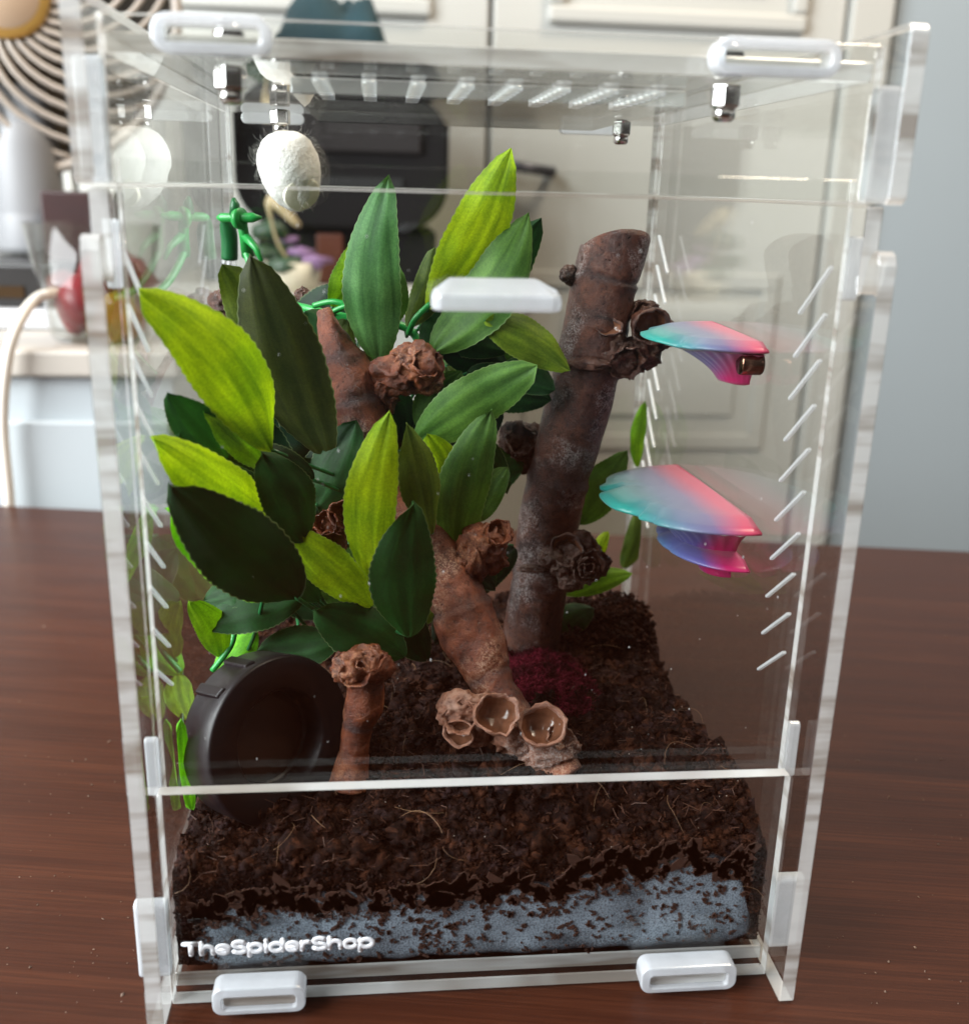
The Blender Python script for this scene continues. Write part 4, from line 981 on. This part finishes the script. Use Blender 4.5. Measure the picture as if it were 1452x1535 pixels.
# ------------------------------------------------------------------ artificial plant
def mk_leaf():
    m = N('fabric_leaf'); oi = m.n('ObjectInfo'); tc = m.n('TexCoord'); sp = m.n('SeparateXYZ'); m.t.links.new(tc.outputs['UV'], sp.inputs[0])
    u, v = sp.outputs[0], sp.outputs[1]
    off = m.math('MULTIPLY', oi.outputs['Random'], 37.0)
    cb_ = m.n('CombineXYZ'); m.t.links.new(m.math('ADD', m.math('MULTIPLY', u, 1.1), off), cb_.inputs[0]); m.t.links.new(m.math('MULTIPLY', v, 3.2), cb_.inputs[1])
    st = m.noise(cb_.outputs[0], 1.6, 4, .6, .3)
    blot = m.noise(m.coord(), 90, 3)
    ac = m.math('ABSOLUTE', m.math('SUBTRACT', v, .5))
    col = oi.outputs['Color']
    dark = m.mixc(1.0, col, (.52, .58, .55), 'MULTIPLY'); lite = m.mixc(1.0, col, (1.35, 1.25, 1.2), 'MULTIPLY')
    c = m.mixc(m.ramp(st, [(.30, (0, 0, 0)), (.66, (1, 1, 1))]), dark, lite)
    c = m.mixc(m.math('MULTIPLY', m.ramp(ac, [(.03, (1, 1, 1)), (.10, (0, 0, 0))]), .55), c, dark)
    b2 = m.noise(m.coord(), 55, 4, .6)
    c = m.mixc(m.ramp(b2, [(.40, (.75, .75, .75)), (.62, (0, 0, 0))]), c, m.mixc(1.0, c, (.50, .66, .55), 'MULTIPLY'))
    c = m.mixc(m.math('MULTIPLY', m.ramp(m.noise(m.coord(), 1300, 2), [(.4, (0, 0, 0)), (.62, (1, 1, 1))]), .45), c, m.mixc(1.0, c, (1.6, 1.5, 1.5), 'MULTIPLY'))
    c = m.mixc(m.math('MULTIPLY', m.ramp(ac, [(.480, (0, 0, 0)), (.492, (1, 1, 1))]), .34), c, (.36, .44, .22))   # frayed pale margin
    w1 = m.n('TexWave', bands_direction='X'); w2 = m.n('TexWave', bands_direction='Y')
    for wv in (w1, w2): m.t.links.new(tc.outputs['UV'], wv.inputs[0])
    w1.inputs['Scale'].default_value = 42; w2.inputs['Scale'].default_value = 17
    weave = m.math('MULTIPLY', w1.outputs[1], w2.outputs[1])
    rib = m.math('ADD', m.math('MULTIPLY', st, 1.6), m.math('MULTIPLY', weave, .35))
    c = m.mixc(m.math('MULTIPLY', weave, .30), c, m.mixc(1.0, c, (.6, .62, .6), 'MULTIPLY'))
    nb = m.bump(rib, .28, .0006)
    p = m.pbr(c, .52, nb, spec=.30)
    tl = m.n('BsdfTranslucent'); m.t.links.new(m.mixc(1.0, c, (1.2, 1.3, .5), 'MULTIPLY'), tl.inputs[0])
    return m.done(m.mix(.24, p, tl.outputs[0]))
M['leaf'] = mk_leaf()
M['stem'] = plain('green_plastic', (.015, .28, .05), .35, vary=.25, scale=30)
M['stem_dark'] = plain('dark_green_plastic', (.008, .11, .03), .35, vary=.3, scale=30)
CL = {'bright': (.40, .58, .006), 'lime': (.20, .40, .010), 'neon': (.18, .58, .015), 'mid': (.075, .175, .028), 'olive': (.080, .120, .014), 'blue': (.070, .185, .060),
      'dark': (.010, .062, .012), 'vdark': (.0025, .026, .006), 'brown': (.030, .038, .007), 'oliveb': (.18, .28, .02)}
plant = thing('artificial_plant', 'artificial fabric-leaved plant in many greens climbing the left of the terrarium', 'plant', at(520, 980, Y=.13))
BASES = []
rl = random.Random(17)
def leaf(tip, base, wpx, yt, yb_, ck, tilt=0, bend=.12, cup=.22, shape=.9, name='leaf'):
    T, B = at(*tip, Y=yt), at(*base, Y=yb_)
    for q in (T, B): q.x = min(max(q.x, -.0925), .0925)
    ax_ = T-B; L = ax_.length; a = ax_.normalized(); mid = (T+B)/2
    nv = tocam(mid); nv = (nv-a*nv.dot(a)).normalized(); sd = a.cross(nv)
    c, s = math.cos(math.radians(tilt)), math.sin(math.radians(tilt)); nv, sd = nv*c+sd*s, sd*c-nv*s
    W = px2m(wpx, mid)/2/max(.5, abs(c)); nu, nvv = 40, 8; vs, uv = [], []
    ph = rl.uniform(0, 9); bow = rl.uniform(-.10, .10); curl = rl.uniform(-.10, .22); tw = math.radians(rl.uniform(-28, 28)); asym = rl.uniform(-.10, .10); qx = rl.uniform(.58, .84); shape = shape*rl.uniform(.86, 1.14)
    for i in range(nu+1):
        t = i/nu
        wpr = (math.sin(PI*min(1, t**shape*.97+.015))**qx)*(1-.06*t)
        if t > .93: wpr *= math.sqrt(max(0, (1-t)/.07))*.8+.2*(1-t)/.07
        for j in range(nvv+1):
            e = j/nvv*2-1
            ser = 1+(.022 if i % 2 else -.020)*(abs(e) > .99)+.012*noise.noise(V3(t*14, e*2, ph))*(abs(e) > .99)
            x = e*W*wpr*ser
            z = -cup*W*wpr*(.5*e*e+.75*abs(e)) + .10*W*math.exp(-(e/.12)**2)*-1 + bend*L*(4*t*(1-t)-.0)*.35 + .05*W*noise.noise(V3(t*4+ph, e*2, 0))
            x *= 1+asym*(1 if e > 0 else -1); ct, sn_ = math.cos(tw*(t-.4)), math.sin(tw*(t-.4))
            z -= curl*L*.5*max(0, t-.55)**1.6*2.4
            x, z = x*ct-z*sn_+bow*L*math.sin(PI*t), z*ct+x*sn_
            z += (.10*W*math.sin(t*8+ph)+.05*W*math.sin(t*19+2*ph))*e*abs(e)
            vs.append(B+a*(L*t)+sd*x+nv*z); uv.append((t, j/nvv))
    for q in vs:
        q.x = min(max(q.x, -.0943), .0943); q.y = max(q.y, .0222)
    fs = [[i*(nvv+1)+j, i*(nvv+1)+j+1, (i+1)*(nvv+1)+j+1, (i+1)*(nvv+1)+j] for i in range(nu) for j in range(nvv)]
    o = obj(name, vs, fs, M['leaf'], plant, True, uv=uv)
    k = rl.uniform(.88, 1.12); o.color = (*[x*k for x in CL[ck]], 1); BASES.append(B); return o
LV = [
 ((208, 436), (408, 676), 118, .030, .072, 'bright', 14, .10), ((376, 384), (490, 690), 118, .082, .098, 'brown', -10, .10), ((332, 394), (394, 562), 84, .098, .108, 'olive', 8, .10),
 ((580, 262), (566, 540), 90, .112, .118, 'blue', -8, .16), ((550, 335), (498, 460), 62, .128, .130, 'lime', 25, .1), ((766, 222), (642, 462), 90, .122, .130, 'bright', 12, .12),
 ((792, 316), (650, 526), 92, .126, .120, 'mid', -18, .1), ((811, 326), (690, 500), 70, .136, .136, 'dark', 10, .1), ((852, 556), (728, 480), 66, .124, .116, 'oliveb', -15, .1),
 ((806, 548), (624, 660), 84, .096, .104, 'mid', 10, .22), ((828, 600), (700, 560), 70, .130, .132, 'dark', 0, .1), ((770, 560), (655, 520), 66, .138, .134, 'vdark', 0, .1),
 ((738, 616), (684, 822), 80, .090, .096, 'mid', 20, .25), ((584, 618), (562, 885), 82, .066, .076, 'bright', -6, .14), ((612, 634), (648, 800), 62, .080, .084, 'olive', 30, .1),
 ((620, 753), (612, 955), 104, .056, .066, 'dark', 8, .14), ((530, 630), (462, 772), 78, .096, .094, 'dark', -15, .1), ((221, 655), (440, 806), 92, .033, .080, 'bright', 25, .12),
 ((256, 728), (444, 898), 134, .027, .056, 'vdark', -8, .12), ((392, 678), (456, 812), 86, .062, .068, 'dark', 12, .2), ((428, 796), (556, 910), 70, .066, .074, 'bright', -12, .1),
 ((294, 936), (462, 888), 80, .078, .084, 'dark', 10, .15), ((470, 912), (606, 985), 90, .068, .078, 'dark', -10, .15), ((384, 976), (512, 958), 70, .080, .084, 'dark', 12, .1),
 ((322, 1010), (380, 940), 52, .088, .094, 'neon', 15, .1), ((284, 1080), (330, 1010), 40, .080, .088, 'lime', 30, .1), ((268, 1078), (272, 1215), 40, .042, .048, 'neon', 10, .05),
 ((250, 586), (345, 700), 74, .046, .070, 'dark', -14, .1), ((300, 610), (410, 700), 60, .054, .074, 'lime', 30, .1), ((330, 675), (470, 720), 56, .066, .082, 'vdark', 0, .1),
 ((942, 676), (868, 786), 66, .158, .156, 'mid', 10, .1), ((949, 858), (848, 892), 38, .160, .158, 'lime', 0, .1), ((890, 912), (832, 950), 48, .158, .158, 'dark', 0, .1),
 ((958, 768), (936, 852), 34, .205, .205, 'olive', 20, .1), ((966, 600), (955, 700), 24, .210, .208, 'lime', 30, .1), ((910, 796), (893, 838), 22, .165, .165, 'bright', 0, .1),
 ((640, 650), (672, 735), 52, .098, .100, 'bright', 20, .1), ((652, 370), (612, 490), 52, .134, .132, 'olive', 0, .1), ((245, 760), (395, 895), 60, .046, .072, 'neon', 55, .1),
 ((430, 590), (500, 720), 90, .104, .104, 'vdark', 10, .1), ((350, 600), (440, 740), 80, .090, .094, 'vdark', -10, .1), ((760, 740), (700, 640), 56, .120, .118, 'dark', 15, .1),
 ((440, 690), (520, 770), 70, .098, .100, 'vdark', 0, .1), ((560, 900), (640, 990), 70, .090, .094, 'vdark', 0, .1), ((470, 560), (520, 480), 50, .128, .126, 'olive', 10, .1),
 ((800, 480), (740, 520), 50, .142, .140, 'lime', -10, .1), ((700, 900), (770, 820), 56, .112, .114, 'vdark', 0, .1), ((305, 900), (400, 850), 60, .084, .088, 'dark', 20, .1),
]
LV += [((300, 700), (425, 725), 52, .070, .085, 'vdark'), ((512, 640), (448, 745), 62, .100, .100, 'vdark'), ((560, 560), (605, 665), 62, .118, .118, 'dark'), ((692, 556), (628, 645), 58, .112, .112, 'mid'),
 ((765, 525), (655, 505), 60, .136, .134, 'dark'), ((832, 585), (742, 556), 58, .126, .128, 'dark'), ((716, 655), (664, 765), 60, .106, .106, 'dark'), ((640, 720), (704, 805), 50, .108, .106, 'olive'),
 ((742, 885), (688, 800), 60, .110, .110, 'vdark'), ((604, 935), (528, 900), 52, .086, .086, 'dark'), ((422, 905), (346, 882), 60, .088, .090, 'vdark'), ((430, 862), (472, 758), 58, .090, .092, 'vdark'),
 ((360, 755), (455, 835), 72, .078, .084, 'vdark'), ((652, 965), (704, 880), 58, .100, .100, 'vdark'), ((268, 640), (335, 742), 56, .056, .075, 'dark'), ((505, 560), (460, 655), 62, .108, .108, 'vdark'),
 ((620, 600), (560, 690), 52, .120, .118, 'vdark'), ((690, 430), (640, 545), 58, .134, .132, 'dark'), ((395, 560), (440, 655), 70, .108, .106, 'vdark'), ((330, 830), (430, 800), 60, .082, .086, 'vdark'),
 ((250, 905), (330, 985), 52, .070, .086, 'lime'), ((505, 705), (570, 780), 52, .110, .110, 'dark')]
LV += [((470, 600), (520, 700), 54, .112, .110, 'dark'), ((545, 700), (500, 640), 50, .114, .112, 'olive'), ((300, 770), (400, 760), 48, .070, .082, 'mid'), ((410, 850), (480, 900), 52, .078, .080, 'dark'),
 ((540, 960), (590, 880), 50, .084, .086, 'mid'), ((660, 560), (720, 610), 50, .116, .118, 'lime'), ((690, 700), (640, 640), 46, .112, .112, 'mid'), ((760, 700), (712, 780), 48, .112, .112, 'mid'),
 ((820, 530), (760, 470), 46, .128, .128, 'mid'), ((600, 400), (560, 500), 56, .126, .126, 'mid'), ((715, 400), (680, 510), 54, .130, .130, 'mid'), ((340, 560), (400, 640), 56, .088, .096, 'olive'),
 ((352, 930), (430, 905), 46, .084, .086, 'mid'), ((480, 880), (540, 930), 50, .080, .082, 'mid')]
for e in LV: leaf(*e)
for i in range(14):
    cx, cy = (rl.uniform(390, 540), rl.uniform(560, 770)) if i % 2 else (rl.uniform(640, 770), rl.uniform(600, 880)); a = rl.uniform(0, 2*PI); L = rl.uniform(50, 74); y = rl.uniform(.112, .126)
    leaf((cx+L*math.cos(a), cy+L*math.sin(a)), (cx-L*math.cos(a), cy-L*math.sin(a)), rl.uniform(54, 76), y, y+rl.uniform(-.006, .006), rl.choice(('dark', 'vdark', 'vdark', 'olive')), rl.uniform(-30, 30), .12)
for i in range(26):                                  # leaves deeper in the tangle
    cx, cy = rl.uniform(360, 760), rl.uniform(470, 930); a = rl.uniform(0, 2*PI); L = rl.uniform(55, 80)
    if cx < 420 and cy < 560: continue
    y = rl.uniform(.128, .160)
    leaf((cx+L*math.cos(a), cy+L*math.sin(a)), (cx-L*math.cos(a), cy-L*math.sin(a)), rl.uniform(60, 84), y, y+rl.uniform(-.008, .008), rl.choice(('dark', 'vdark', 'dark', 'olive', 'mid')), rl.uniform(-30, 30), .12)
# moulded stem with side shoots to every leaf
main = [at(*q[:2], Y=q[2]) for q in ((366, 372, .178), (400, 440, .165), (470, 465, .140), (540, 480, .135), (620, 500, .138), (640, 600, .128), (620, 700, .118), (590, 800, .112), (560, 880, .104), (500, 960, .098), (420, 1000, .096), (330, 990, .094))]
ms = [Vector(q) for q in catmull([tuple(q) for q in main], 10)]
stem = MB().tube(ms, .0016, 8).build('stem', M['stem'], plant, True)
for B in BASES:
    q = min(ms, key=lambda m_: (m_-B).length+max(0, B.y-m_.y)*0.5)
    if (q-B).length < .07:
        md = (q+B)/2+V3(0, .004, -.004)
        MB().tube([Vector(x) for x in catmull([tuple(q), tuple(md), tuple(B+V3(0, .0012, 0))], 5)], .0007, 6).build('leaf_stalk', M['stem_dark'], plant, True)
# bright plastic shoots seen between the leaves
for pts in (((470, 458, .128), (500, 452, .124), (535, 462, .122)), ((480, 478, .126), (515, 460, .122), (545, 458, .122)), ((612, 500, .126), (622, 478, .122), (645, 455, .122)), ((556, 900, .088), (562, 868, .090), (556, 830, .094)), ((540, 830, .092), (552, 850, .090), (548, 890, .088)), ((318, 1006, .084), (345, 970, .086), (352, 945, .088)), ((680, 690, .112), (690, 735, .112), (678, 770, .112))):
    MB().tube([Vector(x) for x in catmull([tuple(at(*q[:2], Y=q[2])) for q in pts], 6)], .0011, 7).build('shoot', M['stem'], plant, True)
# the barbed hook at the top of the stem
hk = MB()
p = [at(*q[:2], Y=q[2]) for q in ((344, 388, .186), (343, 350, .184), (334, 325, .180))]
hk.tube([Vector(x) for x in catmull([tuple(x) for x in p], 6)], [.0034]*8+[.003, .0026, .002, .0016, .0013], 10)
hook = hk.build('hook', M['stem_dark'], plant, True)
MB().tube([at(372, 384, Y=.178), at(366, 352, Y=.176), at(361, 325, Y=.174)], [.0026, .0020, .0022], 10).build('hook_arm', M['stem'], hook, True)
MB().tube([at(326, 326, Y=.176), at(332, 326, Y=.175), at(378, 326, Y=.172), at(392, 326, Y=.171)], [.0008, .0018, .0020, .0006], 10).build('crossbar', M['stem'], hook, True)
MB().lathe([(.0018, -.0012), (.0040, -.0012), (.0043, 0), (.0040, .0012), (.0018, .0012)], 20, place(at(359, 327, Y=.173), V3(.8, -.5, 0))).build('collar', M['stem'], hook, True)
MB().tube([at(352, 322, Y=.173), at(352, 306, Y=.173), at(350, 296, Y=.173)], [.0022, .0019, .0007], 10).build('barb', M['stem_dark'], hook, True)
MB().tube([at(366, 352, Y=.176), at(384, 372, Y=.172), at(392, 392, Y=.170)], [.0020, .0014, .0008], 8).build('hook_arm', M['stem'], hook, True)

# ------------------------------------------------------------------ crumbs on the table
mb = MB(); rd = random.Random(31)
for i in range(170):
    px, py = (rd.uniform(10, 225), rd.uniform(900, 1520)) if rd.random() < .5 else (rd.uniform(1240, 1445), rd.uniform(860, 1520))
    p = at(px, py, Z=0); r = rd.choice((.0002, .0003, .0003, .0005)); crumb((p.x, p.y, r*.4), r)
for i in range(14):
    p = at(rd.uniform(1000, 1200), rd.uniform(910, 960), Z=.0); p.y = min(p.y, .40); crumb((p.x, p.y, .0004), .0006)
o = mb.build('table_crumbs', plain('crumb_brown', (.16, .10, .07), .8, vary=.6, scale=80)); tag(o, 'tiny soil crumbs scattered over the dark wood table', 'crumbs', kind='stuff')
